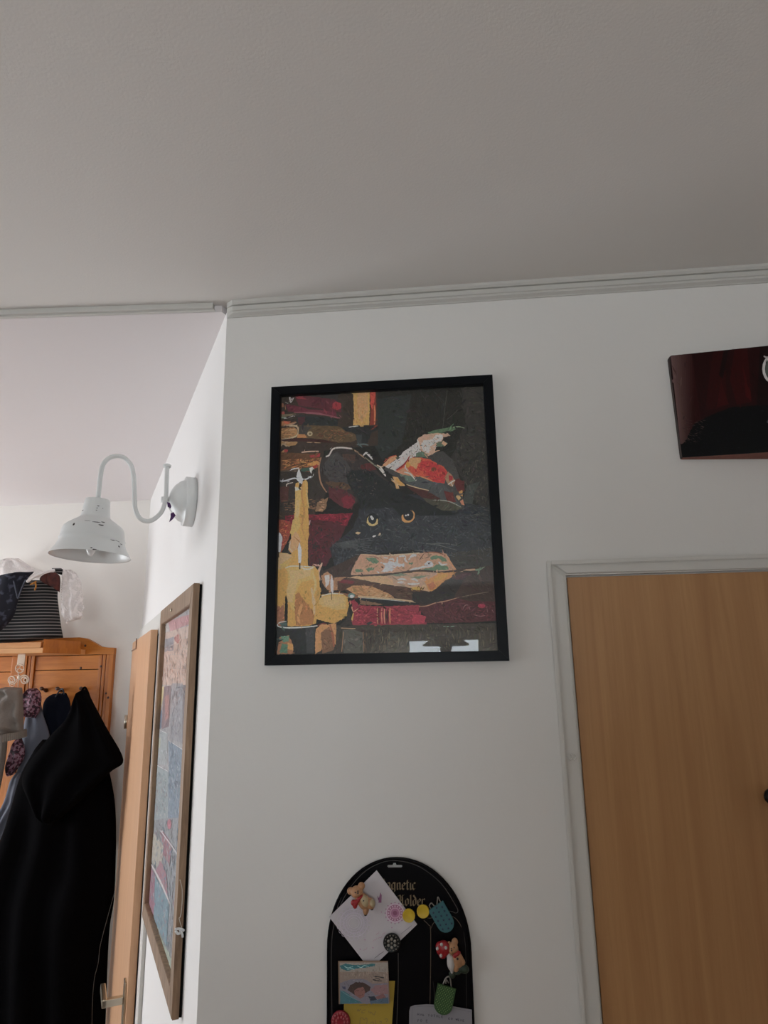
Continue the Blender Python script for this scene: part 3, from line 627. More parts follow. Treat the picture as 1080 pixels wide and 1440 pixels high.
PT.P([(580, 190), (660, 200), (700, 165), (760, 190), (830, 210), (880, 200), (895, 260), (850, 240), (780, 250), (740, 300), (590, 310), (640, 260), (640, 220)], (204, 202, 204), tf=I, sub=1.5, jag=.8)
for a in ([(690, 160), (730, 145), (760, 170)], [(800, 120), (800, 200), (830, 220)], [(820, 115), (890, 110), (900, 160), (930, 190)], [(940, 160), (990, 100), (1040, 95)], [(960, 290), (1030, 265), (1080, 270)], [(620, 130), (680, 135)], [(540, 300), (570, 325)]):
    PT.line(a, 26, (206, 202, 200), tf=I)
for a in ([(0, 120), (30, 95), (60, 110)], [(0, 285), (100, 255), (200, 240), (260, 235)], [(330, 180), (370, 220), (440, 210)]): PT.line(a, 24, (206, 202, 200), tf=J)
PT.P([(150, 215), (190, 170), (250, 180), (265, 225), (220, 240)], (204, 202, 204), tf=J, sub=1.5, jag=.6); PT.ell(208, 205, 9, 9, (30, 30, 30), tf=J)
PT.line([(90, 160), (110, 130), (145, 80)], 9, (60, 40, 30), tf=J); PT.P([(600, 235), (625, 250), (620, 265), (600, 258)], (70, 50, 44), tf=I)
# folded parchment under it
PT.P([(160, 385), (260, 365), (640, 360), (1080, 310), (1340, 300), (1400, 420), (1200, 560), (900, 500), (600, 460), (300, 400)], (196, 156, 110), tf=I, sub=2, jag=.4)
PT.P([(640, 360), (1080, 315), (1300, 310), (1300, 470), (1080, 500), (760, 490), (740, 420)], (172, 136, 108), tf=I, sub=2, jag=.5)
PT.line([(330, 360), (560, 345), (760, 330), (1080, 295), (1400, 320)], 22, (70, 58, 50), tf=I, taper=False)
PT.P([(700, 350), (850, 330), (960, 350), (800, 365)], (110, 122, 98), tf=I, sub=1.5, jag=.5); PT.P([(960, 375), (1080, 360), (1200, 355), (1060, 400)], (104, 122, 96), tf=I, sub=1.5, jag=.5)
for a in ([(800, 410), (860, 400), (920, 410)], [(800, 445), (850, 440), (900, 450)], [(930, 460), (1000, 465), (1080, 455)], [(960, 405), (1020, 405), (1060, 430)]): PT.line(a, 26, (204, 198, 194), tf=I)
PT.P([(970, 520), (1080, 485), (1140, 520), (1080, 545)], (216, 176, 66), tf=I, sub=1.5, jag=.5)
PT.P([(150, 430), (300, 350), (340, 320), (575, 310), (500, 350), (505, 375), (420, 410), (340, 490), (290, 555), (240, 560), (200, 530), (170, 470)], (196, 134, 58), tf=J, sub=2, jag=.6)
PT.P([(290, 380), (360, 340), (470, 330), (420, 380), (330, 420), (260, 440)], (216, 160, 50), tf=J, sub=2, jag=.6); PT.P([(180, 470), (260, 440), (300, 480), (260, 540), (220, 530)], (170, 100, 58), tf=J, sub=2, jag=.6)
PT.P([(0, 500), (100, 500), (50, 545), (0, 540)], (216, 176, 66), tf=J, sub=1.5, jag=.4)
PT.line([(60, 520), (80, 490), (105, 520), (80, 560), (55, 530)], 14, (120, 80, 40), tf=J); PT.line([(110, 500), (150, 480), (175, 510)], 13, (200, 170, 120), tf=J)
PT.line([(110, 500), (130, 530), (150, 500)], 12, (60, 44, 30), tf=J)
# brown leather and page block
PT.P([(0, 380), (180, 370), (60, 420), (40, 540), (0, 560)], (150, 106, 74), tf=I, sub=2, jag=.5)
PT.P([(40, 430), (220, 388), (300, 400), (440, 430), (620, 470), (700, 490), (880, 490), (1080, 560), (1200, 600), (1080, 690), (800, 640), (700, 590), (240, 490), (150, 540), (50, 560)], (84, 60, 50), tf=I, sub=2, jag=.4)
PT.P([(60, 420), (150, 410), (260, 430), (240, 460), (60, 450)], (110, 44, 50), tf=I, sub=2, jag=.4)
PT.P([(150, 530), (240, 480), (480, 490), (700, 590), (760, 640), (300, 610)], (176, 128, 80), tf=I, sub=2, jag=.5)
PT.dab([(170, 530), (260, 485), (480, 495), (700, 600), (740, 640), (320, 610)], [(196, 148, 96), (150, 104, 64), (206, 164, 112), (166, 112, 66)], 70, 17, 2, 10, I, .1)
PT.dab([(720, 520), (1080, 570), (1080, 680), (760, 630)], [(98, 78, 56), (74, 56, 46), (84, 66, 48)], 40, 14, 2, 5, I, .1)
PT.P([(0, 560), (300, 600), (300, 640), (180, 640), (0, 590)], (120, 78, 54), tf=I, sub=2, jag=.4)
PT.line([(300, 620), (600, 640), (900, 670), (1080, 700), (1130, 705)], 20, (196, 166, 122), tf=I, taper=False)
PT.P([(290, 640), (600, 660), (1080, 705), (1080, 725), (700, 710), (420, 680), (300, 660)], (38, 40, 42), tf=I, sub=2, jag=.2)
PT.line([(310, 635), (600, 655), (900, 685)], 8, (170, 172, 168), tf=I)
PT.P([(320, 670), (420, 680), (620, 720), (560, 730), (340, 725)], (120, 90, 66), tf=I, sub=2, jag=.5)
PT.ell(220, 610, 45, 32, (90, 120, 112), tf=I); PT.ell(225, 620, 28, 20, (220, 218, 216), tf=I)
# red book
PT.P([(190, 680), (260, 660), (310, 730), (560, 745), (1080, 730), (1100, 880), (1200, 1000), (700, 985), (210, 985), (240, 820)], (142, 42, 58), tf=I, sub=2.5, jag=.5)
PT.dab([(260, 750), (1080, 740), (1150, 950), (260, 970)], [(164, 48, 64), (120, 38, 52), (176, 70, 74), (104, 38, 46), (150, 40, 58)], 130, 11, 3, 5, I, .6)
PT.P([(80, 770), (300, 690), (560, 640), (720, 680), (1050, 680), (1060, 930), (700, 950), (180, 960), (150, 860)], (82, 42, 46), tf=J, sub=2.5, jag=.5)
PT.dab([(200, 760), (560, 680), (1040, 700), (1050, 920), (300, 940)], [(96, 50, 54), (70, 40, 42), (110, 52, 58), (60, 40, 40)], 90, 11, 3, -5, J, .6)
PT.P([(0, 850), (130, 860), (170, 880), (150, 960), (0, 970)], (166, 44, 66), tf=J, sub=1.5, jag=.6)
PT.ell(875, 740, 48, 28, (156, 44, 66), tf=J)
for a in ([(640, 780), (660, 740), (700, 730), (730, 790)], [(940, 760), (950, 820)], [(770, 850), (860, 870), (920, 860)], [(1000, 780), (1030, 830)]): PT.line(a, 10, (136, 88, 88), tf=J)
for x, c, w_ in ((550, (170, 120, 84), 16), (570, (70, 36, 38), 14), (605, (190, 110, 90), 16), (640, (196, 120, 100), 20), (658, (58, 36, 36), 16), (680, (64, 34, 36), 18), (708, (186, 120, 72), 18)): PT.line([(x, 765), (x - 4, 870), (x + 2, 965)], w_, c, tf=I)
PT.line([(200, 670), (230, 780), (250, 810), (310, 770)], 12, (206, 150, 110), tf=I); PT.line([(245, 830), (230, 900), (215, 980)], 22, (206, 164, 70), tf=I)
PT.P([(400, 965), (460, 935), (490, 950), (440, 985)], (50, 50, 50), tf=I)
PT.line([(80, 745), (180, 740), (300, 700), (420, 680), (560, 640)], 13, (168, 120, 92), tf=J); PT.line([(560, 640), (750, 600), (980, 560)], 10, (110, 92, 74), tf=J)
PT.P([(0, 560), (230, 570), (340, 490), (500, 380), (700, 330), (560, 560), (520, 640), (300, 690), (160, 720), (0, 690)], (50, 46, 44), tf=J, sub=2.5, jag=.6)
PT.P([(500, 370), (700, 310), (760, 340), (560, 410)], (76, 48, 50), tf=J, sub=2, jag=.5)
PT.P([(600, 310), (680, 275), (790, 270), (830, 290), (700, 300)], (166, 128, 98), tf=J, sub=2, jag=.3); PT.P([(790, 275), (870, 260), (930, 235), (860, 290), (800, 300)], (104, 122, 96), tf=J, sub=2, jag=.3)
# shelf below the books
PT.P([(270, 1080), (985, 1070), (995, 1200), (240, 1200)], (66, 60, 52), tf=A, sub=4, jag=.5)
PT.dab([(600, 910), (1080, 920), (1080, 1140), (600, 1140)], [(80, 70, 56), (56, 50, 44), (96, 78, 58), (66, 62, 56)], 60, 22, 3, 88, D, .1)
PT.dab([(0, 860), (930, 850), (950, 1050), (0, 1060)], [(76, 68, 56), (56, 52, 46), (66, 58, 48), (96, 86, 66)], 80, 20, 3, 88, E, .12)
PT.P([(610, 940), (700, 930), (790, 960), (790, 1130), (620, 1130)], (84, 82, 74), tf=D, sub=3, jag=.4)
PT.line([(600, 920), (720, 925)], 12, (180, 140, 100), tf=D); PT.line([(620, 950), (605, 1120)], 11, (150, 110, 76), tf=D); PT.line([(785, 950), (792, 1120)], 9, (140, 96, 66), tf=D)
PT.line([(530, 858), (580, 860), (625, 856)], 8, (110, 130, 110), tf=E)
# big yellow candles
PT.P([(420, 330), (450, 440), (520, 450), (560, 620), (440, 640), (400, 430)], (58, 50, 46), tf=D, sub=2, jag=.5)
PT.line([(440, 370), (410, 450), (420, 520)], 20, (190, 150, 120), tf=D, jag=.4); PT.P([(430, 480), (480, 440), (530, 480), (560, 600), (500, 620), (450, 560)], (160, 112, 74), tf=D, sub=2, jag=.6)
PT.P([(460, 480), (500, 470), (500, 550), (470, 580)], (214, 206, 200), tf=D, sub=1.5, jag=.5)
Y1, Y2, Y3, Y4 = (196, 148, 56), (214, 176, 84), (214, 178, 108), (160, 104, 52)
PT.P([(215, -300), (270, -310), (300, -335), (320, -310), (318, -150), (330, 50), (320, 200), (322, 420), (180, 420), (180, 60), (210, -40)], Y1, tf=D, sub=2, jag=.4)
PT.P([(215, -270), (265, -280), (270, -150), (240, -50), (260, 60), (200, 160), (170, 120), (190, 20), (212, -40)], Y2, tf=D, sub=2, jag=.5)
PT.P([(222, -160), (250, -160), (250, -40), (225, 0), (215, -60)], Y3, tf=D, sub=2, jag=.4)
PT.line([(275, -310), (268, -200), (290, -60), (270, 60), (300, 180)], 14, (172, 118, 52), tf=D, jag=.3)
PT.line([(300, -330), (312, -200), (322, -120), (330, -90)], 12, (222, 184, 100), tf=D)
PT.P([(170, 180), (215, 100), (240, 130), (260, 190), (230, 250), (180, 290), (155, 260)], (196, 150, 96), tf=D, sub=2, jag=.6)
PT.line([(175, 190), (165, 240), (190, 280)], 13, (220, 190, 150), tf=D); PT.line([(205, 150), (250, 200), (230, 250)], 9, (160, 100, 50), tf=D)
PT.P([(210, -270), (240, -262), (262, -240), (272, -270), (262, -250), (235, -240), (215, -235)], (220, 214, 196), tf=D)
# left candle
PT.P([(60, 290), (100, 285), (190, 300), (200, 420), (140, 420), (120, 880), (50, 900), (45, 700), (60, 400)], Y1, tf=D, sub=2, jag=.4)
PT.P([(62, 290), (150, 290), (190, 320), (110, 370), (70, 440), (60, 480)], (216, 176, 118), tf=D, sub=2, jag=.5); PT.P([(60, 440), (120, 360), (190, 330), (150, 400), (80, 430)], Y2, tf=D, sub=2, jag=.4)
PT.P([(50, 710), (90, 750), (120, 700), (120, 900), (50, 900)], (150, 96, 66), tf=D, sub=2, jag=.4)
PT.P([(65, 180), (80, 115), (105, 150), (100, 220), (90, 280), (65, 280)], (206, 204, 206), tf=D, sub=1.5, jag=.4); PT.line([(74, 278), (74, 325)], 14, (70, 44, 30), tf=D)
# front candle
PT.P([(130, 410), (190, 398), (380, 402), (410, 440), (425, 640), (410, 720), (390, 880), (300, 910), (150, 905), (150, 700), (130, 600), (120, 450)], Y1, tf=D, sub=2, jag=.4)
PT.P([(135, 410), (370, 408), (372, 500), (330, 520), (270, 530), (220, 620), (210, 780), (180, 760), (150, 640), (155, 470)], Y2, tf=D, sub=2, jag=.6)
PT.P([(160, 430), (350, 430), (340, 480), (240, 510), (215, 600), (190, 700), (150, 700), (140, 600), (170, 500)], Y3, tf=D, sub=2, jag=.6)
PT.P([(215, 640), (240, 620), (300, 700), (330, 720), (380, 840), (360, 890), (220, 900), (210, 800)], Y4, tf=D, sub=2, jag=.8)
PT.line([(270, 720), (240, 820), (250, 890)], 26, (186, 132, 70), tf=D, jag=.3); PT.line([(350, 580), (370, 700), (375, 810)], 24, (214, 178, 124), tf=D, jag=.4); PT.line([(360, 450), (385, 540), (370, 640)], 18, (220, 188, 110), tf=D, jag=.4)
PT.line([(130, 415), (190, 398), (380, 405)], 11, (224, 214, 190), tf=D); PT.line([(255, 408), (320, 425), (370, 408)], 12, (226, 214, 196), tf=D)
PT.P([(235, 250), (250, 195), (268, 260), (265, 350), (258, 378), (240, 370)], (206, 204, 206), tf=D, sub=1.5, jag=.2); PT.line([(252, 372), (252, 425)], 10, (40, 30, 26), tf=D, taper=False)
# short candle
PT.P([(430, 640), (500, 628), (610, 632), (655, 660), (665, 740), (650, 820), (590, 860), (540, 880), (440, 860), (390, 840), (410, 720)], Y1, tf=D, sub=2, jag=.5)
PT.P([(425, 660), (520, 640), (640, 650), (640, 760), (560, 770), (500, 750), (440, 740), (415, 710)], (216, 178, 96), tf=D, sub=2, jag=.6)
PT.P([(440, 660), (520, 650), (620, 656), (628, 700), (540, 740), (460, 720)], Y3, tf=D, sub=2, jag=.5); PT.line([(430, 650), (520, 630), (620, 635)], 11, (224, 214, 190), tf=D)
PT.P([(508, 520), (520, 475), (535, 530), (535, 620), (515, 630)], (214, 206, 206), tf=D, sub=1.5, jag=.3); PT.line([(520, 615), (520, 685)], 9, (70, 50, 36), tf=D)
PT.P([(660, 740), (700, 900), (660, 910), (580, 900), (640, 850)], (58, 52, 48), tf=D, sub=2, jag=.5)
# holders
PT.P([(50, 900), (150, 905), (390, 900), (385, 1140), (40, 1140)], (44, 46, 46), tf=D, sub=2, jag=.3)
PT.P([(300, 920), (380, 910), (370, 1130), (310, 1130)], (60, 62, 62), tf=D)
PT.line([(140, 862), (80, 875), (70, 905), (160, 918), (300, 912), (400, 900), (470, 880)], 11, (206, 206, 200), tf=D); PT.line([(400, 900), (440, 885), (470, 880)], 14, (110, 50, 46), tf=D)
PT.P([(80, 880), (140, 868), (150, 900), (100, 905)], (70, 90, 86), tf=D)
PT.P([(385, 930), (430, 890), (560, 880), (555, 1060), (480, 1000), (430, 1110), (380, 1140)], (180, 126, 70), tf=D, sub=2, jag=.5)
PT.P([(430, 960), (500, 910), (530, 1000), (540, 1100), (440, 1140)], (120, 84, 58), tf=D, sub=2, jag=.6); PT.line([(505, 890), (530, 980), (540, 1080)], 18, (150, 84, 56), tf=D, jag=.3)
PT.P([(80, 1000), (160, 980), (200, 1080), (190, 1140), (60, 1140)], (150, 100, 66), tf=D, sub=2, jag=.6); PT.P([(90, 990), (165, 985), (160, 1030), (110, 1040)], (90, 130, 104), tf=D, sub=2, jag=.6); PT.P([(100, 1050), (150, 1060), (150, 1130), (80, 1130)], (80, 120, 96), tf=D, sub=2, jag=.6)
PT.P([(150, 1040), (195, 1060), (195, 1110), (150, 1100)], (204, 146, 66), tf=D, sub=2, jag=.5)
# long white glow of the candle flame
PT.P([(165, 240), (430, 215), (465, 340), (500, 410), (490, 470), (460, 545), (435, 540), (430, 460), (380, 410), (400, 310)][1:], (204, 204, 204), tf=G, sub=2, jag=.3)
PT.line([(270, 265), (340, 238), (430, 225)], 22, (204, 204, 202), tf=G); PT.line([(90, 445), (200, 440), (330, 400), (440, 400)], 26, (200, 200, 204), tf=G); PT.line([(480, 410), (560, 410), (620, 370), (650, 370)], 22, (204, 204, 204), tf=G)
PT.P([(600, 230), (660, 205), (690, 245), (650, 270), (640, 330), (620, 290)], (206, 206, 200), tf=G, sub=1.5, jag=.3); PT.line([(620, 385), (660, 370), (680, 320)], 12, (190, 190, 186), tf=G)
PT.line([(220, 540), (230, 495), (330, 470)], 20, (176, 164, 150), tf=G); PT.P([(420, 560), (470, 540), (480, 500), (440, 470), (430, 520), (470, 590), (440, 590)], (50, 40, 32), tf=G)
m_paint = printed('painted_canvas_board', .45, .35, .09, 330)
KEEP = ((512, 718, 536, 746), (560, 712, 590, 742), (416, 755, 426, 800), (460, 805, 470, 845), (388, 745, 400, 790), (508, 744, 532, 760))
PT.work(2200, 12, 3.2, .24, .10, skip=KEEP)
PT.work(6500, 5.5, 1.6, .22, .24, skip=KEEP)
PT.build('painting', m_paint, fr)

# ------------------------------------------------------------------ canvas print at the right
cv = thing('canvas_picture', 'dark red and black canvas picture hung above the oak door', 'picture', (.58, -.001, W(957, 646, 0).z))
m_wrap = mat('dark_canvas_wrap', (64, 50, 47), .6, srgb=True, var=.3, vscale=20)
m_side = wood('canvas_reddish_side', (120, 62, 48), (150, 86, 66), (60, 60, 6), .6)
Y0_, SX_, SZ_ = -.008, .20, .004 / .2       # the canvas hangs away from the wall towards its right end
def cy(x, z): return Y0_ - SX_ * (x - .432) - SZ_ * (2.402 - z)
def cp(x, y):  # point on the slightly turned front face
    n = Vector((SX_, 1, -SZ_)); return on(x, y, n, n.dot(Vector((.432, Y0_, 2.402))))
a = cp(943, 500); b = cp(955.5, 644)
zt, zb = a.z, b.z; xl = (a.x + b.x) / 2; xr = xl + .30
prof = []
rc = .007
for t in range(7): an = pi / 2 + pi / 2 * t / 6; prof.append((xl + rc + rc * cos(an), zt - rc + rc * sin(an)))
for t in range(4): an = pi + pi / 2 * t / 3; prof.append((xl + .003 + .003 * cos(an), zb + .003 + .003 * sin(an)))
prof += [(xr, zb), (xr, zt)]
bm = BM(); fa = [bm.verts.new((x, cy(x, z), z)) for x, z in prof]; ba = [bm.verts.new((x, -.001, z)) for x, z in prof]
bm.faces.new(fa); bm.faces.new(ba[::-1])
for i in range(len(prof)): bm.faces.new((fa[i], fa[(i + 1) % len(prof)], ba[(i + 1) % len(prof)], ba[i]))
bmesh.ops.recalc_face_normals(bm, faces=bm.faces)
bm.faces.ensure_lookup_table()
for f in bm.faces: f.material_index = 1 if f.normal.z < -.9 else 0
o = obj('canvas_body', bm, m_wrap, cv); o.data.materials.append(m_side)
cn = Vector((-SX_, -1, SZ_)).normalized()
CP = Sheet(lambda x, y: cp(x, y), cn, .00002, conv=lambda c: tuple(max(.002, (v - .004) / .36) for v in s2l(c)))
_g = CP.f
def clampc(x, y):
    p = _g(x, y); p.x = min(max(p.x, xl + .0006), xr - .0005); p.z = min(max(p.z, zb + .0006), zt - .0006); 
    if p.x < xl + rc and p.z > zt - rc:
        v = Vector((p.x - xl - rc, 0, p.z - zt + rc))
        if v.length > rc - .0006: v = v.normalized() * (rc - .0006); p.x = xl + rc + v.x; p.z = zt - rc + v.z
    p.y = cy(p.x, p.z); return p
CP.f = clampc; CP.crop_units = True
Q = crop(930, 470, 7.2)
CP.P([(60, -300), (4000, -300), (4000, 1300), (150, 1300)], (22, 10, 12), tf=Q, sub=3)
# base print with smooth bands (long brush marks)
for k in range(12):
    u = k / 11; c = (int(72 - 40 * u), int(56 - 40 * u), int(54 - 38 * u))
    CP.P([(70 + 22 * k, 60), (330, 50), (440, 900), (400, 1120), (170 + 14 * k, 1110)], c, tf=Q)
CP.P([(250, -200), (1010, -200), (960, 700), (600, 760), (400, 850)], (28, 9, 12), tf=Q, sub=2)
CP.P([(480, -100), (600, -100), (660, 700), (560, 740), (440, 760)], (33, 10, 12), tf=Q); CP.P([(700, -100), (830, -100), (910, 660), (760, 690), (690, 440)], (36, 10, 13), tf=Q)
CP.P([(600, 450), (680, 690), (560, 720)], (40, 16, 16), tf=Q); CP.P([(590, -100), (640, -100), (620, 430), (580, 400)], (22, 9, 12), tf=Q)
CP.P([(820, 300), (900, 560), (905, 650), (850, 600)], (46, 16, 16), tf=Q)
CP.P([(180, 1130), (240, 1090), (330, 900), (520, 800), (700, 720), (1000, 690), (4000, 600), (4000, 1300), (180, 1300)], (13, 13, 15), tf=Q, sub=1.2, jag=.6)
CP.dab([(200, 1110), (400, 880), (700, 750), (1080, 700), (1080, 1150), (240, 1240)], [(18, 19, 22), (9, 9, 11), (24, 25, 28), (15, 14, 18)], 140, 8, 1, 20, Q, .5)
CP.dab([(200, 860), (460, 860), (400, 1100), (190, 1100)], [(52, 44, 44), (34, 30, 32), (64, 50, 48)], 40, 9, .8, 12, Q, .2)
CP.ell(1120, 320, 105, 145, (140, 136, 134), tf=Q); CP.ell(1120, 320, 78, 118, (56, 58, 54), tf=Q); CP.ell(1130, 320, 50, 80, (78, 84, 72), tf=Q); CP.line([(1030, 190), (1060, 205), (1090, 195)], 20, (120, 112, 110), tf=Q)
CP.ell(1095, 855, 35, 20, (60, 62, 64), tf=Q)
CP.work(1500, 14, 2.5, .10, .3, ang=1.35)
o = CP.build('printed_face', printed('canvas_print', .45, .15), cv)
for q in (o, bpy.data.objects['canvas_body']):
    for v in q.data.vertices:
        u = v.co.x + cv.location.x - xl
        v.co.z -= u * .042

# ------------------------------------------------------------------ oak door at the right with white casing
m_oak = wood('oak_veneer', (172, 124, 80), (196, 150, 102), (44, 44, 1.6), .42, fig=.06)
d1 = bpy.data.objects.new('door_1', None); C.objects.link(d1); d1['kind'] = 'structure'
yc = -.016; a = W(768, 790, yc); bb = W(821, 1440, yc); c_ = W(797, 812, -.006); e_ = W(848, 1440, -.006)
cx0 = (a.x * .5 + bb.x * .5); ctop = a.z; dx0 = (c_.x + e_.x) / 2; dtop = c_.z; dx1 = dx0 + .86; cx1 = dx1 + (dx0 - cx0)
d1.location = (dx0, 0, 0)
cw = dx0 - cx0 - .002
def casing(pts, inner, parent):
    bm = BM(); prism(bm, pts, (0, -.013, 0)); es = [e for e in bm.edges if all(v.co.y < -.012 for v in e.verts)]
    bmesh.ops.bevel(bm, geom=es, offset=.004, segments=3, affect='EDGES'); return obj('door_frame', bm, m_gloss, parent)
y_ = -.0005
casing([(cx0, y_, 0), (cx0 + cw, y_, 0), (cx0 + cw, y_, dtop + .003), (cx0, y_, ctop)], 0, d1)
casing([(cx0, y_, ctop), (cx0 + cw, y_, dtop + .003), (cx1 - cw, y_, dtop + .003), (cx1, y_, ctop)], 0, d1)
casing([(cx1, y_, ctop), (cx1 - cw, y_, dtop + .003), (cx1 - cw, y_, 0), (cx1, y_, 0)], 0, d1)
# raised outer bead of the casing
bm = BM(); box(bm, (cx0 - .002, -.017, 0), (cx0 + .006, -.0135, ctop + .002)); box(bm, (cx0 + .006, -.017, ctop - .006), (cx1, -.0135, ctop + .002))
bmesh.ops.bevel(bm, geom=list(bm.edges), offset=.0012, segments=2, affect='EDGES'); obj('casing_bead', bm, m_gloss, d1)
bm = BM(); obox(bm, (dx0, -.0005, .01), (dx1 - dx0, 0, 0), (0, 0, dtop - .01), (0, -.0065, 0), .0015); obj('door_leaf', bm, m_oak, d1)
p = W(806, 1065, -.0145); bm = BM()
for k in range(2):
    tube(bm, smoothcurve([p + Vector((k * .006 - .009, -.0005, .002)), p + Vector((k * .006 - .005, -.001, -.004)), p + Vector((k * .006 - .001, -.001, .001)), p + Vector((k * .006 - .004, -.0005, .005))], 5), .0009, 6)
obj('paint_drip', bm, m_gloss, d1, True)
m_iron = mat('black_iron', (.012, .012, .013), .35, .6)
p = W(1085, 1120, -.008)
bm = lathe(BM(), [(0, 0), (0, .012), (.006, .012), (.008, .007), (.018, .007), (.022, .015), (.032, .015), (.036, .008), (.037, 0)], p, (0, -1, 0), 28); obj('door_knob', bm, m_iron, d1, True, label='small black door knob')
bm = box(BM(), (p.x - .004, -.0085, p.z - .04), (p.x + .004, -.0072, p.z - .02)); obj('keyhole_plate', bm, m_iron, d1)

# ------------------------------------------------------------------ hall door on the angled wall
m_peach = wood('beech_veneer', (206, 158, 120), (224, 178, 140), (60, 60, 3), .4)
d2 = bpy.data.objects.new('door_2', None); C.objects.link(d2); d2['kind'] = 'structure'; d2.location = H(.85, 0)
zt2 = 1.82 + .150
bm = obox(BM(), H(.86, .01, .012), AL * .72, Z * (zt2 - .01), NO * .020, .002); obj('door_leaf', bm, m_peach, d2)
def strip(a0, a1, zz0, zz1, o0, o1, m, name, parent, bev=.001): return obj(name, obox(BM(), H(a0, zz0, o0), AL * (a1 - a0), Z * (zz1 - zz0), NO * (o1 - o0), bev), m, parent)
strip(.785, .848, 0, zt2 + .05, .0005, .010, m_gloss, 'door_frame', d2)
strip(.850, 1.585, zt2 - .012, zt2 + .05, .0005, .010, m_gloss, 'door_frame', d2)
m_bracket = wood('brown_bracket', (120, 82, 62), (150, 110, 86), (50, 50, 50))
bm = obox(BM(), H(1.36, zt2 - .034, .0325), AL * .215, Z * .004, NO * .003, .0006); obox(bm, H(1.36, zt2 - .030, .0325), AL * .014, Z * .034, NO * .003, .0006); bpy_ = obj('bracket', bm, m_bracket, d2, label='small brown bracket on the top corner')
m_nick = mat('brushed_nickel', (.62, .56, .45), .28, 1)
tube_ = tube(BM(), [H(1.585, 1.82 - .12, .035), H(1.585, 1.82 - .17, .035)], .007, 14); obj('hinge', tube_, m_nick, d2, True)
hp = SW(176, 1405, .033); ha = (hp - C0).dot(AL)
bm = obox(BM(), H(ha - .018, hp.z - .17, .0322), AL * .036, Z * .215, NO * .006, .0025); obj('handle_plate', bm, m_nick, d2)
bm = BM(); q1 = H(ha, hp.z, .038); q2 = H(ha, hp.z - .002, .083)
obox(bm, q1 - Vector((0, 0, .009)) - AL * .009, AL * .018, Z * .018, NO * .052, .002)
obox(bm, H(ha - .009, hp.z - .010, .078), AL * .115, Z * .020, NO * .013, .003)
obj('door_handle', bm, m_nick, d2, label='brushed nickel lever handle')

# ------------------------------------------------------------------ collage in a brown wooden frame on the angled wall
OF = .018
zz1 = SW(272, 820, OF).z; zz0 = SW(241.5, 1437, OF).z; a0 = .15; a1 = .752
hf = thing('framed_collage', 'tall brown wooden framed collage on the angled hall wall', 'picture', H((a0 + a1) / 2, zz0, .0008))
m_brown = wood('brown_oak_frame', (112, 86, 64), (164, 134, 106), (90, 90, 8), .55)
rails(hf, H(a0, zz0, .0055), a1 - a0, zz1 - zz0, .040, a1 - a0 - .040, .040, zz1 - zz0 - .040, AL, Z, NO, OF - .0055, m_brown, bevel=.0012)
obj('shadow_gap_spacer', obox(BM(), H(a0 + .0015, zz0 + .0015, .0008), AL * (a1 - a0 - .003), Z * (zz1 - zz0 - .003), NO * .0045), mat('shadow_gap_black', (.004, .004, .004), .9, spec=.1), hf)  # recessed slab coloured black to paint the shadow gap behind the frame
obj('glass_pane', obox(BM(), H(a0 + .037, zz0 + .037, .0115), AL * (a1 - a0 - .074), Z * (zz1 - zz0 - .074), NO * .0015), glass_mat('collage_glass', .35), hf)
HS = Sheet(lambda x, y: SW(x, y, .0062), NO, .00001, conv=lambda c: tuple(min(.9, v * .62 + .38 * (.3 * q[0] + .6 * q[1] + .1 * q[2])) for q in [[u / .60 for u in s2l(c)]] for v in q))  # inks greyed to carry the whitish haze of the glass reflection
_h = HS.f
def clamph(x, y):
    p = _h(x, y); a_ = (p - C0).dot(AL); a_ = min(max(a_, a0 + .036), a1 - .036); z_ = min(max(p.z, zz0 + .036), zz1 - .036)
    return H(a_, z_, .0062)
HS.f = clamph; HS.crop_units = True
L1 = crop(200, 870, 5.144); L2 = crop(130, 1150, 4.966)
HS.P([(212, 700), (290, 700), (284, 1100), (276, 1560), (190, 1560), (200, 1100)], (142, 140, 144))
HS.P([(80, -60), (420, -120), (330, 1440), (20, 1440)], (148, 144, 146), tf=L1, sub=4); HS.P([(330, -100), (620, -100), (540, 1300), (340, 1100)], (134, 136, 142), tf=L2, sub=4)
HS.P([(190, 20), (300, -20), (350, -30), (340, 40), (200, 95)], (176, 112, 118), tf=L1)
HS.P([(155, 30), (190, 20), (195, 95), (160, 100)], (170, 160, 156), tf=L1); HS.P([(160, 105), (340, 50), (325, 480), (140, 480)], (178, 148, 132), tf=L1)
HS.P([(165, 150), (230, 130), (225, 230), (160, 240)], (128, 124, 134), tf=L1); HS.P([(235, 130), (260, 110), (280, 135), (260, 180), (235, 160)], (176, 96, 88), tf=L1, sub=1, jag=.3)
HS.dab([(165, 200), (300, 160), (290, 460), (150, 470)], [(190, 138, 110), (150, 130, 124), (196, 160, 140), (130, 116, 118)], 60, 9, 1.4, 88, L1, .1)
HS.dab([(290, 120), (340, 90), (325, 460), (280, 470)], [(186, 140, 116), (140, 130, 130), (150, 140, 120)], 26, 7, 2, 80, L1, .5)
HS.P([(130, 490), (160, 485), (155, 560), (130, 660), (118, 660)], (190, 168, 96), tf=L1); HS.P([(160, 485), (210, 485), (195, 780), (140, 800), (150, 600)], (128, 106, 112), tf=L1)
HS.P([(118, 665), (145, 660), (140, 790), (112, 790)], (96, 124, 150), tf=L1); HS.P([(165, 560), (195, 550), (190, 720), (165, 740)], (160, 106, 104), tf=L1, sub=1.5, jag=.4)
HS.P([(215, 465), (295, 470), (290, 900), (200, 870)], (138, 136, 142), tf=L1); HS.dab([(225, 500), (290, 490), (285, 880), (210, 860)], [(110, 112, 122), (156, 152, 154), (128, 116, 120)], 44, 9, 1.4, 84, L1, .2)
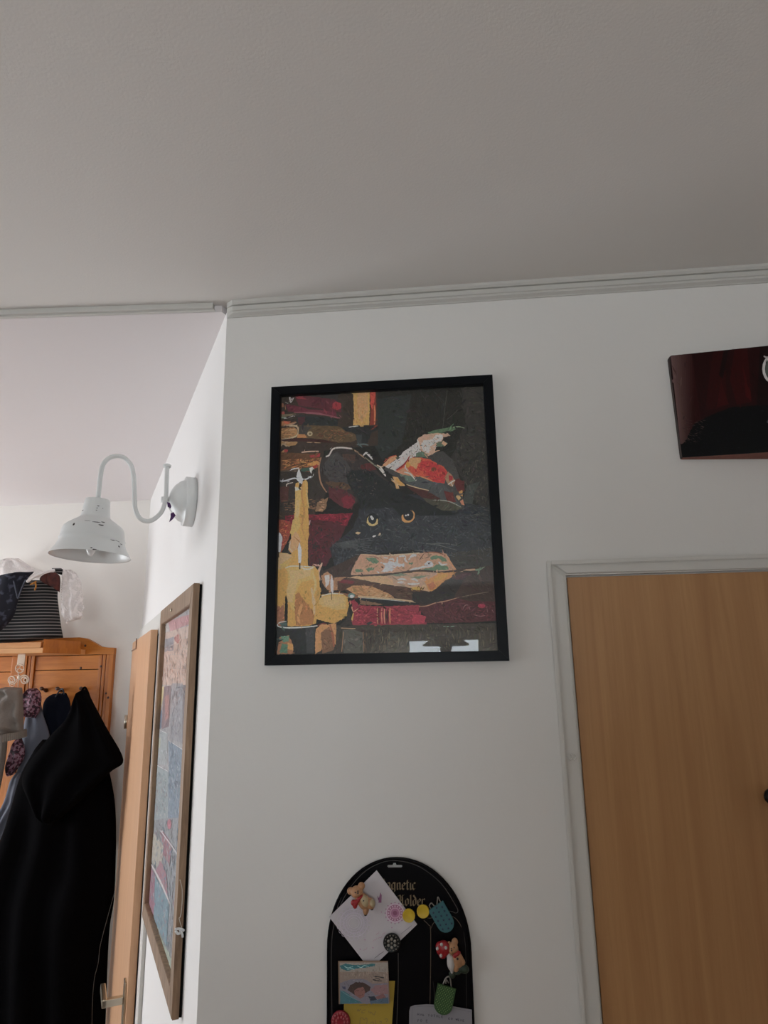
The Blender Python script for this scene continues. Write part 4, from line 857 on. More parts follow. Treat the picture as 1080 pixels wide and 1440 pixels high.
HS.P([(300, 480), (325, 480), (300, 930), (290, 900)], (120, 106, 110), tf=L1)
HS.P([(112, 800), (185, 830), (180, 1060), (100, 1040)], (146, 152, 154), tf=L1); HS.P([(110, 860), (135, 860), (130, 930), (105, 930)], (166, 168, 140), tf=L1)
HS.P([(190, 880), (300, 950), (280, 1440), (180, 1440), (195, 1100)], (112, 130, 148), tf=L1); HS.P([(95, 1050), (190, 1110), (190, 1440), (75, 1440)], (134, 146, 150), tf=L1)
HS.dab([(190, 920), (290, 960), (270, 1420), (190, 1420)], [(96, 116, 140), (140, 150, 160), (120, 124, 136), (96, 126, 130)], 70, 12, 2, 88, L1, .15)
HS.dab([(100, 1080), (185, 1120), (180, 1430), (80, 1430)], [(116, 140, 146), (156, 156, 150), (130, 120, 124)], 50, 10, 2, 86, L1, .2)
HS.line([(112, 795), (180, 830)], 7, (196, 194, 190), tf=L1); HS.line([(200, 885), (300, 950)], 7, (196, 194, 190), tf=L1); HS.line([(95, 1045), (190, 1105)], 7, (190, 190, 188), tf=L1)
HS.line([(205, 470), (295, 462)], 5, (170, 150, 140), tf=L1); HS.line([(120, 490), (205, 484)], 5, (180, 160, 150), tf=L1)
HS.P([(480, 80), (530, 140), (560, 200), (540, 330), (500, 260)], (150, 96, 108), tf=L2, sub=2, jag=.4); HS.P([(430, 100), (500, 200), (480, 370), (410, 300)], (160, 152, 136), tf=L2, sub=2, jag=.4)
HS.P([(395, 310), (440, 400), (430, 680), (370, 620)], (150, 96, 116), tf=L2, sub=2, jag=.4); HS.P([(440, 400), (540, 590), (520, 900), (430, 700)], (104, 136, 150), tf=L2, sub=2, jag=.4)
HS.P([(440, 380), (530, 560), (520, 400), (480, 300)], (156, 104, 118), tf=L2, sub=2, jag=.4); HS.P([(430, 720), (560, 1000), (550, 1130), (440, 860)], (150, 160, 140), tf=L2, sub=2, jag=.3)
HS.dab([(430, 50), (600, 60), (560, 1000), (470, 840), (400, 500)], [(110, 124, 146), (150, 150, 156), (128, 136, 128), (150, 116, 126), (96, 120, 136)], 120, 13, 2.2, 95, L2, .25)
HS.line([(400, 300), (470, 430), (550, 610)], 12, (186, 176, 176), tf=L2); HS.line([(480, 90), (560, 200), (600, 260)], 10, (176, 166, 170), tf=L2)
HS.ell(540, 45, 14, 36, (176, 96, 112), tf=L2)
HS.work(2500, 7, 1.6, .14, .3, ang=1.6)
HS.build('collage_print', printed('collage_sheet', .5, .3, .12, 120), hf)
obj('hanging_nail', lathe(BM(), [(0, 0), (0, .004), (.002, .004), (.003, 0)], SW(241, 858, .0185), NO, 12), m_nick, hf, True)
# white clip with a wire on the near side of that frame
m_white = mat('white_plastic', (.72, .72, .72), .4)
nf = -AL
def sidept(x, y, o=.004): return on(x, y, AL, AL.dot(C0) + a0 - o)
wp = sidept(251, 1309); cl = thing('white_clip', 'small white clip with a bent wire on the side of the brown collage frame', 'clip', wp)
bm = BM(); 
for q in ([(246, 1307), (251, 1306), (256, 1307), (259, 1309)], [(253, 1308), (256, 1313), (257, 1318)], [(247, 1309), (250, 1313), (254, 1312)]): tube(bm, smoothcurve([sidept(x, y) for x, y in q], 4), .0022, 8)
obj('clip_body', bm, m_white, cl, True)
bm = tube(BM(), smoothcurve([sidept(*q) for q in ((253, 1237), (256, 1250), (256, 1270), (254, 1288), (252, 1292), (256, 1306))], 6), .0006, 6); obj('wire', bm, mat('pale_wire', (.6, .58, .52), .4, .6), cl, True)

# ------------------------------------------------------------------ white wall lamp
m_lamp = bpy.data.materials.new('distressed_white_enamel'); m_lamp.use_nodes = True; nt = m_lamp.node_tree; b = nt.nodes['Principled BSDF']; b.inputs['Roughness'].default_value = .35
tc = nt.nodes.new('ShaderNodeTexCoord'); mp = nt.nodes.new('ShaderNodeMapping'); mp.inputs['Scale'].default_value = (16, 16, 60); nt.links.new(tc.outputs['Object'], mp.inputs[0])
n = nt.nodes.new('ShaderNodeTexNoise'); n.inputs['Scale'].default_value = 1.6; n.inputs['Detail'].default_value = 3; nt.links.new(mp.outputs[0], n.inputs[0])
r = nt.nodes.new('ShaderNodeValToRGB'); r.color_ramp.elements[0].position = .735; r.color_ramp.elements[1].position = .745; r.color_ramp.elements[0].color = (.74, .75, .74, 1); r.color_ramp.elements[1].color = (.05, .04, .04, 1)
nt.links.new(n.outputs[0], r.inputs[0]); nt.links.new(r.outputs[0], b.inputs['Base Color'])
m_chip = mat('chipped_dark_metal', (.035, .03, .028), .6)
bc = SW(274, 704); la = (bc - C0).dot(AL)
def LP(x, y): return on(x, y, AL, AL.dot(C0) + la)       # plane through the lamp arm, square to the wall
lamp = thing('wall_lamp', 'distressed white gooseneck wall lamp with a bell shaped metal shade', 'lamp', H(la, bc.z))
bcz = bc.z
rb = (SW(271, 668).z - SW(263, 740).z) / 2
bm = lathe(BM(), [(.0005, 0), (.0005, rb), (.022, rb), (.0235, rb * .97), (.0235, rb * .86), (.033, rb * .80), (.045, rb * .62), (.054, rb * .38), (.057, rb * .14), (.074, rb * .12), (.0745, 0)], H(la + .016, bcz), NO, 48); obj('wall_plate', bm, m_lamp, lamp, True)
arm = [LP(*q) for q in ((235, 655), (234, 680), (233, 700), (228, 718), (218, 729), (207, 733), (196, 728), (190, 714), (189, 694), (188, 670), (184, 654), (175, 644), (163, 641.5), (151, 646), (144, 656), (141, 672), (138, 702))]
bm = tube(BM(), smoothcurve(arm, 6), .0052, 16); 
lathe(bm, [(-.004, 0), (-.004, .0085), (.002, .0095), (.004, .006), (.005, 0)], arm[0], Z, 20); obj('arm', bm, m_lamp, lamp, True)
st, sb = LP(137.5, 703), LP(127, 782); axv = (sb - st); LL = axv.length; axv.normalize()
pxu = (LP(185, 787) - LP(69, 778)).length / 2 / 58.2
pr = [(0, 18.2), (.03, 18.8), (.12, 19.4), (.24, 20.6), (.315, 21.6), (.335, 23), (.37, 27), (.42, 33.5), (.47, 39.5), (.51, 43), (.56, 45), (.62, 45.8), (.70, 46.8), (.725, 48), (.745, 47.4), (.80, 48.6), (.87, 51.2), (.94, 55), (1.0, 58.2)]
outer = [(h * LL, r_ * pxu) for h, r_ in pr]; inner = [(h * LL, r_ * pxu - .0012) for h, r_ in reversed(pr[1:])]
bm = lathe(BM(), [(-.004, 0), (-.004, .009), (0, .012), (.0005, 18.0 * pxu)] + outer[1:] + [(LL + .001, 58.6 * pxu), (LL, 57.6 * pxu)] + inner + [(.003, 0)], st, axv, 56); obj('lamp_shade', bm, m_lamp, lamp, True)
# chips in the enamel of the shade
toc = (CAM - st); toc = (toc - axv * toc.dot(axv)).normalized(); side = axv.cross(toc).normalized()
if side.dot(RT) < 0: side = -side
def rad_at(h):
    for (h0, r0_), (h1, r1_) in zip(outer, outer[1:]):
        if h0 <= h <= h1: return r0_ + (r1_ - r0_) * (h - h0) / (h1 - h0)
    return outer[-1][1]
def chip(u, v, du, dv):      # u: sideways in the range -1..1, v: share of the height
    pts = []
    for k in range(9):
        an = 2 * pi * k / 9; uu = max(-.99, min(.99, u + du * cos(an) * R.uniform(.7, 1.2))); vv = v + dv * sin(an) * R.uniform(.6, 1.2)
        rr = rad_at(vv * LL) + .0003; pts.append(st + axv * vv * LL + side * rr * uu + toc * rr * sqrt(1 - uu * uu))
    bm = BM(); vs = [bm.verts.new(p) for p in pts]; bm.faces.new(vs); obj('enamel_chip', bm, m_chip, lamp)
for c in ((.10, .16, .10, .008), (.02, .20, .05, .008), (.0, .24, .06, .006), (.42, .19, .03, .006), (-.25, .485, .14, .005), (.06, .50, .14, .009), (.28, .48, .07, .012), (.2, .545, .1, .012), (-.62, .56, .03, .028), (.66, .77, .16, .009), (.84, .80, .05, .008), (.74, .86, .02, .02), (.0, .97, .03, .012)): chip(*c)
bm = lathe(BM(), [(LL * .30, 0), (LL * .31, .012), (LL * .50, .013), (LL * .51, .015), (LL * .62, .018), (LL * .74, .0165), (LL * .90, .010), (LL * .985, .0045), (LL * 1.0, 0)], st, axv, 24); obj('bulb', bm, mat('bulb_glass', (.85, .85, .84), .12), lamp, True)
# purple ribbon tied on the arm
rp = LP(240, 712); rbn = thing('purple_ribbon', 'small purple ribbon tied to the lamp arm near the wall plate', 'ribbon', rp)
def LPd(x, y): return on(x, y, AL, AL.dot(C0) + la - .022)
m_purp = mat('purple_satin', (.055, .012, .09), .35)
for k, q in enumerate(([(235, 706), (239, 707), (241, 712), (240, 715), (236, 713)], [(240, 722), (244, 720), (247, 725), (243, 730), (238, 734), (240, 727)])):
    bm = prism(BM(), [LPd(*p) for p in q], AL * .003); obj('ribbon_loop', bm, m_purp, rbn)
bm = tube(BM(), smoothcurve([LPd(237, 713), LPd(240, 718), LPd(243, 721)], 4), .001, 6); obj('ribbon_knot', bm, m_white, rbn)

# ------------------------------------------------------------------ coat rack on the hall end wall
m_pine = wood('honey_pine', (160, 88, 22), (200, 124, 44), (26, 26, 3), .38, knots=False)
m_pineh = wood('honey_pine_across', (166, 94, 26), (206, 130, 50), (3, 26, 26), .38, knots=False)
m_pinel = wood('pale_pine_rail', (206, 142, 88), (232, 176, 120), (3, 30, 30), .4)
m_knot = mat('pine_knot', (.06, .022, .010), .5)
yp = YE - .022
def RW(x, y, yy=None): return W(x, y, yp if yy is None else yy)
rk = thing('coat_rack', 'honey pine coat rack with shelf and panelled back on the hall end wall', 'coat rack', (-1.6, YE - .001, RW(100, 1180).z))
rt = RW(158.5, 935).x; ztop = RW(155, 911).z; zbot = RW(100, 1190).z
tp = [(-2.15, RW(80, 897).z), (RW(112, 897).x, RW(80, 897).z), (RW(122, 898).x, RW(122, 898).z), (RW(131, 903).x, RW(131, 903).z), (RW(141, 909).x, RW(141, 909).z), (RW(150, 910.5).x, RW(150, 910.5).z), (rt, ztop)]
zrail = RW(100, 921).z
bm = prism(BM(), [(x, yp + .001, z) for x, z in tp] + [(rt, yp + .001, zrail), (-2.15, yp + .001, zrail)], (0, .019, 0)); obj('top_rail', bm, m_pineh, rk)
def st_(x0_, x1_, zz0_, zz1_, y0_, m, name, bev=.0012): return obj(name, obox(BM(), (x0_, y0_, zz0_), (x1_ - x0_, 0, 0), (0, 0, zz1_ - zz0_), (0, yp + .020 - y0_, 0), bev), m, rk)
xr0 = RW(152.5, 940).x; st_(xr0, rt, zbot, zrail - .0005, yp, m_pine, 'stile')
xs_ = [RW(137.5, 940).x, RW(142.5, 940).x, RW(147.5, 940).x, xr0]
for a_, b_ in zip(xs_, xs_[1:]): st_(a_ + .0013, b_ - .0013, zbot, zrail - .0005, yp + .003, m_pine, 'moulded_strip', .002)
xp0 = RW(47.5, 940).x; zs = [zrail - .001, RW(90, 942).z, RW(90, 1010).z, RW(90, 1085).z, zbot]
for a_, b_ in zip(zs, zs[1:]): st_(xp0, xs_[0] - .001, b_ + .0014, a_ - .0014, yp + .009, m_pineh, 'plank', .0012)
xq = [RW(37, 940).x, RW(42, 940).x, xp0]
for a_, b_ in zip(xq, xq[1:]): st_(a_ + .0013, b_ - .0013, zbot, zrail - .0005, yp + .003, m_pine, 'moulded_strip', .002)
xm = RW(25, 940).x; st_(xm, xq[0] - .0007, zbot, zrail - .0005, yp, m_pine, 'stile')
st_(RW(15, 940).x, xm - .0007, zbot, zrail - .0005, yp + .003, m_pine, 'moulded_strip', .002)
zs2 = [zrail - .001, RW(5, 945).z, zbot]
for a_, b_ in zip(zs2, zs2[1:]): st_(-2.15, RW(15, 940).x - .001, b_ + .0014, a_ - .0014, yp + .009, m_pineh, 'plank', .0012)
for (x, y, r_, yy) in ((142, 937, 1.7, .003), (113.5, 939.5, 1.9, .009), (149, 975, 1.5, .0), (152, 981, 1.7, .0), (104, 1000, 1.4, .009), (120, 908, 1.8, 0)):
    p = RW(x, y, yp + yy - .0004); bm = lathe(BM(), [(0, 0), (.0002, r_ * .0027), (.0006, r_ * .0015), (.0007, 0)], p, (0, -1, 0), 14); obj('wood_knot', bm, m_knot, rk, True)
obj('back_board', box(BM(), (-2.15, yp + .0203, zbot), (rt - .002, yp + .0215, zrail)), mat('dark_pine_back', (.10, .045, .015), .8), rk)
# hat shelf with chamfered right end
ysf = 1.16
s1 = W(60, 918, ysf); s2 = W(113, 917, 1.335); s1t = W(60, 911, ysf)
zsb = s1.z; zst = zsb + .018
pl = [(-2.15, ysf), (s1.x, ysf), (s2.x, 1.335), (s2.x, yp - .001), (-2.15, yp - .001)]
obj('shelf_board', prism(BM(), [(x, y, zsb) for x, y in pl], (0, 0, zst - zsb)), m_pinel, rk)
zr = W(60, 899, ysf).z
bm = prism(BM(), [(s1.x - .001, ysf + .001, zst + .0005), (s2.x - .002, 1.336, zst + .0005), (s2.x - .016, 1.345, zst + .0005), (s1.x - .012, ysf + .016, zst + .0005)], (0, 0, zr - zst)); obj('end_rail', bm, m_pine, rk)  # darker pine paints the shade on this right-facing end
dch = Vector((s2.x - s1.x, 1.335 - ysf, 0))
bm = prism(BM(), [(s1.x, ysf - .001, zsb - .0005), (s2.x + .001, 1.334, zsb - .0005), (s2.x + .004, 1.331, zsb - .0005), (s1.x + .003, ysf - .006, zsb - .0005)], (0, 0, zst - zsb + .003)); obj('edge_strip', bm, m_pine, rk)  # same darker pine, shade of the turned end put into the colour
obj('front_rail', obox(BM(), (-2.15, ysf + .002, zst + .0005), (s1.x - .012 + 2.15, 0, 0), (0, 0, W(57, 903, ysf).z - zst), (0, .014, 0), .001), m_pinel, rk)
# pegs
for k, (x, y) in enumerate(((65, 971), (87, 971), (120, 971), (8, 975))):
    p = RW(x, y, yp + .008); bm = lathe(BM(), [(0, 0), (0, .008), (.004, .008), (.008, .005), (.026, .005), (.031, .0075), (.037, .0065), (.039, 0)], p, (0, -1, .25), 18); obj('peg', bm, m_knot if k < 3 else m_pine, rk, True)

# ---- soft goods: lofts between a left and a right outline
def loft(name, L, Rr, y0, th, m, parent, folds=.25, ff=5, n=30, rows=26, seed=0, back=.35, lean=0, label=None, thin=1, ph=0):
    Lp, Rp = smoothcurve([(a, b, 0) for a, b in L], 6), smoothcurve([(a, b, 0) for a, b in Rr], 6)
    def at(P, t):
        f = t * (len(P) - 1); i = min(int(f), len(P) - 2); return P[i].lerp(P[i + 1], f - i)
    bm = BM(); rings = []
    for r_ in range(rows + 1):
        t = r_ / rows; a, b = at(Lp, t), at(Rp, t); ring = []
        end = min(1, sqrt(min(t, 1 - t) * rows / 2 + .02)) 
        for k in range(n):
            an = 2 * pi * k / n; u = (1 - cos(an)) / 2; p = a.lerp(b, u); s_ = sin(an)
            fo = 1 + folds * sin(u * ff * 2 * pi + ph + 1.8 * mnoise.noise(Vector((seed, t * 2.2, u * 2)))) * (.4 + .6 * t) + folds * mnoise.noise(Vector((u * 4 + seed, t * 5, 3)))
            d = (-th * max(0, s_) ** .7 * fo if s_ > 0 else th * back * (-s_)) * end * thin
            w_ = W(p.x, p.y, y0 + lean * t); w_.y += d; ring.append(bm.verts.new(w_))
        rings.append(ring)
    for a, b in zip(rings, rings[1:]):
        for k in range(n): bm.faces.new((a[k], a[(k + 1) % n], b[(k + 1) % n], b[k]))
    bm.faces.new(rings[0][::-1]); bm.faces.new(rings[-1]); bmesh.ops.recalc_face_normals(bm, faces=bm.faces)
    o = obj(name, bm, m, parent, True, label)
    return o
m_blk = mat('black_wool', (.0022, .002, .0025), .95, spec=.03, bump=.3, bscale=500)
m_navy = mat('navy_cotton', (.006, .008, .016), .9, spec=.1, bump=.3, bscale=300)
m_gblue = mat('grey_blue_fabric', (.12, .13, .165), .7, spec=.25, bump=.2, bscale=120)
m_knit = mat('taupe_knit', (.23, .205, .185), .9, spec=.2, bump=.9, bscale=200, stretch=(1, 1, 2))
m_flor = mat('floral_scarf_print', (50, 34, 44), .8, srgb=True, color2=(150, 120, 136), vscale=85)
m_flor.node_tree.nodes['Color Ramp'].color_ramp.elements[0].position = .46; m_flor.node_tree.nodes['Color Ramp'].color_ramp.elements[1].position = .56
e = m_flor.node_tree.nodes['Color Ramp'].color_ramp.elements.new(.50); e.color = (*s2l((110, 44, 66)), 1)

ct = thing('black_coat', 'long black wool coat hanging by its loop from the rightmost peg', 'coat', W(119, 985, 1.25))
loft('coat_body', [(60, 1040), (30, 1095), (12, 1160), (-20, 1250), (-40, 1480)], [(140, 1040), (155, 1090), (163, 1150), (161, 1257), (153, 1320), (147, 1480)], 1.235, .065, m_blk, ct, .3, 3, 40, 34, 1, back=.3)
loft('hood', [(117, 970), (108, 985), (97, 1010), (68, 1040), (34, 1090), (44, 1125), (64, 1158)], [(122, 970), (131, 988), (149, 1022), (173.5, 1068), (155, 1086), (118, 1122), (74, 1160)], 1.155, .05, m_blk, ct, .22, 2.4, 40, 34, 5, back=.25)
bm = tube(BM(), smoothcurve([W(112, 982, 1.235), W(115, 972, 1.24), W(119, 966.5, 1.25), W(123, 972, 1.24), W(127, 983, 1.235)], 5), .0035, 8); obj('hanging_loop', bm, m_blk, ct, True)
bm = tube(BM(), smoothcurve([W(161, 1255, 1.15), W(150, 1295, 1.14), W(141, 1330, 1.13), (W(138, 1355, 1.13)), W(133, 1375, 1.13), W(130, 1410, 1.13), W(129, 1470, 1.13)], 6), .0009, 6); obj('cord', bm, mat('grey_cord', (.05, .045, .04), .7), ct, True, label='thin grey cord')
nb = thing('navy_bag', 'dark navy cloth bag hanging behind the black coat', 'bag', W(82, 990, 1.27))
loft('bag_body', [(74, 976), (64, 984), (60, 1000), (63, 1025), (70, 1042)], [(93, 974), (98, 985), (100, 1000), (98, 1025), (92, 1045)], 1.345, .014, m_navy, nb, .3, 2, 26, 18, 9)
bm = tube(BM(), smoothcurve([W(78, 980, 1.325), W(84, 971, 1.32), W(88, 969, 1.31), W(90, 976, 1.32)], 5), .003, 8); obj('strap', bm, mat('slate_strap', (.05, .06, .08), .7), nb, True)
jk = thing('grey_blue_jacket', 'grey blue jacket hanging between the floral scarf and the black coat', 'jacket', W(45, 1040, 1.26))
loft('jacket_body', [(44, 985), (36, 1010), (30, 1050), (27, 1075), (24, 1092)], [(56, 981), (61, 1005), (70, 1039), (54, 1066), (34, 1094)], 1.315, .018, m_gblue, jk, .35, 2, 30, 24, 12)
loft('sleeve', [(24, 1085), (14, 1102), (8, 1125), (-6, 1150), (-16, 1185)], [(36, 1088), (36, 1110), (27, 1142), (14, 1165), (6, 1180)], 1.30, .02, m_gblue, jk, .45, 2.3, 30, 22, 14)
sc = thing('floral_scarf', 'dark scarf printed with small pink flowers, hanging beside the taupe cardigan', 'scarf', W(45, 985, 1.24))
loft('scarf_fold', [(41, 968), (32, 980), (31, 998), (34, 1008)], [(52, 968), (58, 976), (57, 996), (50, 1010)], 1.285, .018, m_flor, sc, .5, 2, 26, 16, 20)
loft('scarf_end', [(22, 1040), (16, 1055), (10, 1075), (10, 1092)], [(31, 1038), (35, 1055), (32, 1070), (18, 1090)], 1.285, .018, m_flor, sc, .5, 2, 24, 16, 22)
cg = thing('taupe_cardigan', 'taupe knitted cardigan with ribbed cuff hanging at the left edge of the coat rack', 'cardigan', W(15, 990, 1.22))
loft('sleeve', [(8, 966), (0, 975), (-8, 1000), (-14, 1034)], [(31, 967), (32, 985), (33, 1005), (33, 1029)], 1.21, .045, m_knit, cg, .4, 2.2, 32, 22, 30)
bm = BM(); n_ = 120; cuff = []
for zi, (ya, yb) in enumerate(((1033, 1027), (1044, 1037))):
    row = []
    for k in range(n_):
        an = 2 * pi * k / n_; u = (1 - cos(an)) / 2; p = W(-15 + 48.5 * u, ya + (yb - ya) * u + (2.5 if sin(an) > 0 else -2.5) * abs(sin(an)), 1.205)
        p.y += -.052 * sin(an) * (1 + .05 * (k % 2)); row.append(bm.verts.new(p))
    cuff.append(row)
for k in range(n_): bm.faces.new((cuff[0][k], cuff[0][(k + 1) % n_], cuff[1][(k + 1) % n_], cuff[1][k]))
o = obj('cuff', bm, m_knit, cg); md = o.modifiers.new('thickness', 'SOLIDIFY'); md.thickness = .003
loft('ribbed_body', [(-20, 1030), (-20, 1060), (-20, 1090), (-20, 1130)], [(11, 1036), (9, 1060), (5, 1085), (-2, 1120)], 1.24, .022, m_knit, cg, .12, 6, 60, 14, 33)
# white iron scroll hanger under the shelf
m_cream = mat('cream_painted_iron', (.72, .60, .48), .45)
sh = thing('scroll_hanger', 'cream iron hanger with scroll ornament hanging under the rack shelf', 'hanger', W(26, 945, 1.235))
ysc = 1.225
bm = BM(); obox(bm, W(23.5, 936, ysc + .01), W(34, 936, ysc + .01) - W(23.5, 936, ysc + .01), Vector((0, 0, zsb - .0006 - W(24, 936, ysc + .01).z)), (0, .004, 0), .001); obj('strap', bm, m_cream, sh)
bm = BM()
def ring(cx, cy_, r_, w=.0012, turns=1.0, st0=0):
    pts = [W(cx + r_ * (1 - .55 * (t / 30) * (turns > 1)) * cos(st0 + 2 * pi * turns * t / 30), cy_ + r_ * (1 - .55 * (t / 30) * (turns > 1)) * sin(st0 + 2 * pi * turns * t / 30), ysc) for t in range(31)]
    tube(bm, pts, w, 8)
ring(28, 940, 6, .0018); ring(28, 943, 3.2, .0010); ring(25.5, 938, 3, .001); ring(31, 939, 3, .001)
ring(34.5, 956, 7.2, .0022, 1.6, 3.1); ring(36, 956.5, 2.6, .0019); ring(17, 956, 6.6, .0018, 1.5, 0); ring(15, 957, 2.6, .001); ring(21.5, 953, 3.2, .001); ring(17, 962, 3.5, .001)
ball(bm, W(26.5, 952, ysc - .001), .006, .003, .008, .3, 12); tube(bm, [W(26, 945, ysc), W(25.5, 966, ysc)], .0018, 8)
obj('scroll', bm, m_cream, sh, True)

# ---- on the hat shelf
def striped(name, c1, c2, freq):
    m = bpy.data.materials.new(name); m.use_nodes = True; nt = m.node_tree; b = nt.nodes['Principled BSDF']; b.inputs['Roughness'].default_value = .85
    tc = nt.nodes.new('ShaderNodeTexCoord'); wv = nt.nodes.new('ShaderNodeTexWave'); wv.bands_direction = 'Z'; wv.inputs['Scale'].default_value = freq; wv.inputs['Distortion'].default_value = 1.6; wv.inputs['Detail'].default_value = 1; wv.inputs['Detail Scale'].default_value = .06
    r = nt.nodes.new('ShaderNodeValToRGB'); r.color_ramp.elements[0].position = .78; r.color_ramp.elements[1].position = .86; r.color_ramp.elements[0].color = (*c1, 1); r.color_ramp.elements[1].color = (*c2, 1)
    nt.links.new(tc.outputs['Object'], wv.inputs[0]); nt.links.new(wv.outputs[0], r.inputs[0]); nt.links.new(r.outputs[0], b.inputs['Base Color']); return m
m_str = striped('black_white_stripes', (.006, .006, .007), (.22, .20, .19), 27)
ys = 1.215
stp = thing('striped_top', 'black top with thin white stripes on the rack shelf', 'top', W(50, 900, ys))
loft('folded_body', [(20, 815), (10, 840), (0, 870), (-12, 890), (-16, 908)], [(84, 817), (81, 836), (83, 858), (86, 880), (89, 897)], 1.235, .042, m_str, stp, .10, 1.6, 40, 30, 40)
loft('sleeve', [(73, 799), (75, 803), (77, 805.5)], [(86, 799), (90, 803), (88, 809)], 1.20, .012, m_str, stp, .1, 1, 18, 8, 41)
mr = thing('maroon_cloth', 'dark maroon cloth tucked above the striped top', 'cloth', W(70, 820, 1.22))
loft('cloth_fold', [(70, 805), (60, 811), (58, 817), (74, 825)], [(78, 805), (84, 810), (85, 820), (84, 833)], 1.185, .022, mat('maroon_cloth', (.03, .009, .012), .8, color2=(.12, .025, .015), vscale=40), mr, .4, 2, 24, 12, 44)
nv = thing('navy_patterned_bag', 'navy cloth bag with pale flower pattern on the shelf at the left edge', 'bag', W(10, 880, 1.15))
m_nvp = mat('navy_flower_print', (.006, .008, .018), .8, color2=(.06, .07, .11), vscale=38)
m_nvp.node_tree.nodes['Color Ramp'].color_ramp.elements[0].position = .56; m_nvp.node_tree.nodes['Color Ramp'].color_ramp.elements[1].position = .64
loft('bag_body', [(30, 806), (-10, 816), (-20, 840), (-22, 870), (-24, 893)], [(48, 804), (38, 815), (26, 842), (18, 868), (-4, 892)], 1.145, .045, m_nvp, nv, .2, 2, 36, 26, 47)
bm = tube(BM(), smoothcurve([W(19, 817, 1.09), W(22, 830, 1.085), W(24.5, 841, 1.085)], 5), .002, 8); tube(bm, smoothcurve([W(36, 815, 1.095), W(30, 828, 1.085), W(25, 842, 1.085)], 5), .002, 8); obj('strap', bm, mat('slate_piping', (.06, .07, .10), .7), nv, True)
hg = thing('white_hanger', 'white plastic clothes hanger lying slanted on the clothes pile', 'hanger', W(58, 808, 1.15))
bm = tube(BM(), smoothcurve([W(38, 818, 1.10), W(48, 811, 1.12), (W(60, 806, 1.13)), W(77, 801.5, 1.15)], 6), [.0052] * 19, 12); obj('hanger_bar', bm, mat('hanger_white', (.82, .77, .76), .35), hg, True)
rb_ = thing('orange_ribbon', 'short orange yellow ribbon hanging on the striped top', 'ribbon', W(49, 822, 1.14))
m_or = mat('orange_ribbon', (.42, .17, .02), .6)
bm = BM(); tube(bm, smoothcurve([W(43, 822, 1.135), W(47, 820, 1.125), W(51, 817.5, 1.13)], 4), [.003] * 9, 8); tube(bm, smoothcurve([W(49, 818, 1.13), W(50.5, 824, 1.13), W(49, 830, 1.135)], 4), [.003] * 9, 8); obj('ribbon_strip', bm, m_or, rb_, True)
# lace
m_lace = bpy.data.materials.new('white_lace'); m_lace.use_nodes = True; nt = m_lace.node_tree; b = nt.nodes['Principled BSDF']
b.inputs['Base Color'].default_value = (.82, .76, .74, 1); b.inputs['Roughness'].default_value = .8
tc = nt.nodes.new('ShaderNodeTexCoord'); v1 = nt.nodes.new('ShaderNodeTexVoronoi'); v1.feature = 'DISTANCE_TO_EDGE'; v1.inputs['Scale'].default_value = 240
v2 = nt.nodes.new('ShaderNodeTexNoise'); v2.inputs['Scale'].default_value = 50; v2.inputs['Detail'].default_value = 2
for v in (v1, v2): nt.links.new(tc.outputs['Object'], v.inputs[0])
l1 = nt.nodes.new('ShaderNodeMath'); l1.operation = 'LESS_THAN'; l1.inputs[1].default_value = .09; g1 = nt.nodes.new('ShaderNodeMath'); g1.operation = 'GREATER_THAN'; g1.inputs[1].default_value = .55
mx = nt.nodes.new('ShaderNodeMath'); mx.operation = 'MAXIMUM'; nt.links.new(v1.outputs['Distance'], l1.inputs[0]); nt.links.new(v2.outputs[0], g1.inputs[0]); nt.links.new(l1.outputs[0], mx.inputs[0]); nt.links.new(g1.outputs[0], mx.inputs[1])
mr_ = nt.nodes.new('ShaderNodeMapRange'); mr_.inputs[3].default_value = .10; mr_.inputs[4].default_value = .97; nt.links.new(mx.outputs[0], mr_.inputs[0]); nt.links.new(mr_.outputs[0], b.inputs['Alpha'])
lc = thing('white_lace_garment', 'sheer white lace garment draped over the right end of the clothes pile', 'garment', W(98, 850, 1.22))
loft('lace_drape', [(90, 801), (88, 815), (87, 840), (87, 862), (93, 873)], [(99, 801), (107, 806), (112, 815), (115, 822), (115, 830), (118, 838), (116, 846), (118.5, 854), (116, 861), (117, 867), (113, 871)], 1.20, .02, m_lace, lc, .3, 2, 34, 24, 50)
loft('scalloped_hem', [(93, 871), (94, 873), (96, 874)], [(115, 867), (112, 870), (108, 872)], 1.20, .012, m_lace, lc, .4, 3, 26, 6, 51)
bm = BM()
for k, p in enumerate(smoothcurve([(89, 803, 0), (87.5, 815, 0), (86, 830, 0), (86.5, 845, 0), (91, 854, 0), (94, 858, 0)], 5)): ball(bm, W(p.x, p.y, 1.172), .0026, seg=8)
ball(bm, W(94, 875.5, 1.195), .004, seg=8); o = obj('bead_trim', bm, mat('pearl', (.75, .70, .68), .3), lc, True); o['kind'] = 'stuff'
lh = thing('lace_cloth', 'crumpled sheer white lace cloth heaped behind the clothes pile', 'cloth', W(30, 800, 1.33))
loft('lace_heap', [(10, 785), (-6, 795), (-16, 806), (-16, 818)], [(26, 785), (46, 798), (60, 803), (74, 812)], 1.325, .03, m_lace, lh, .35, 3, 36, 18, 55)

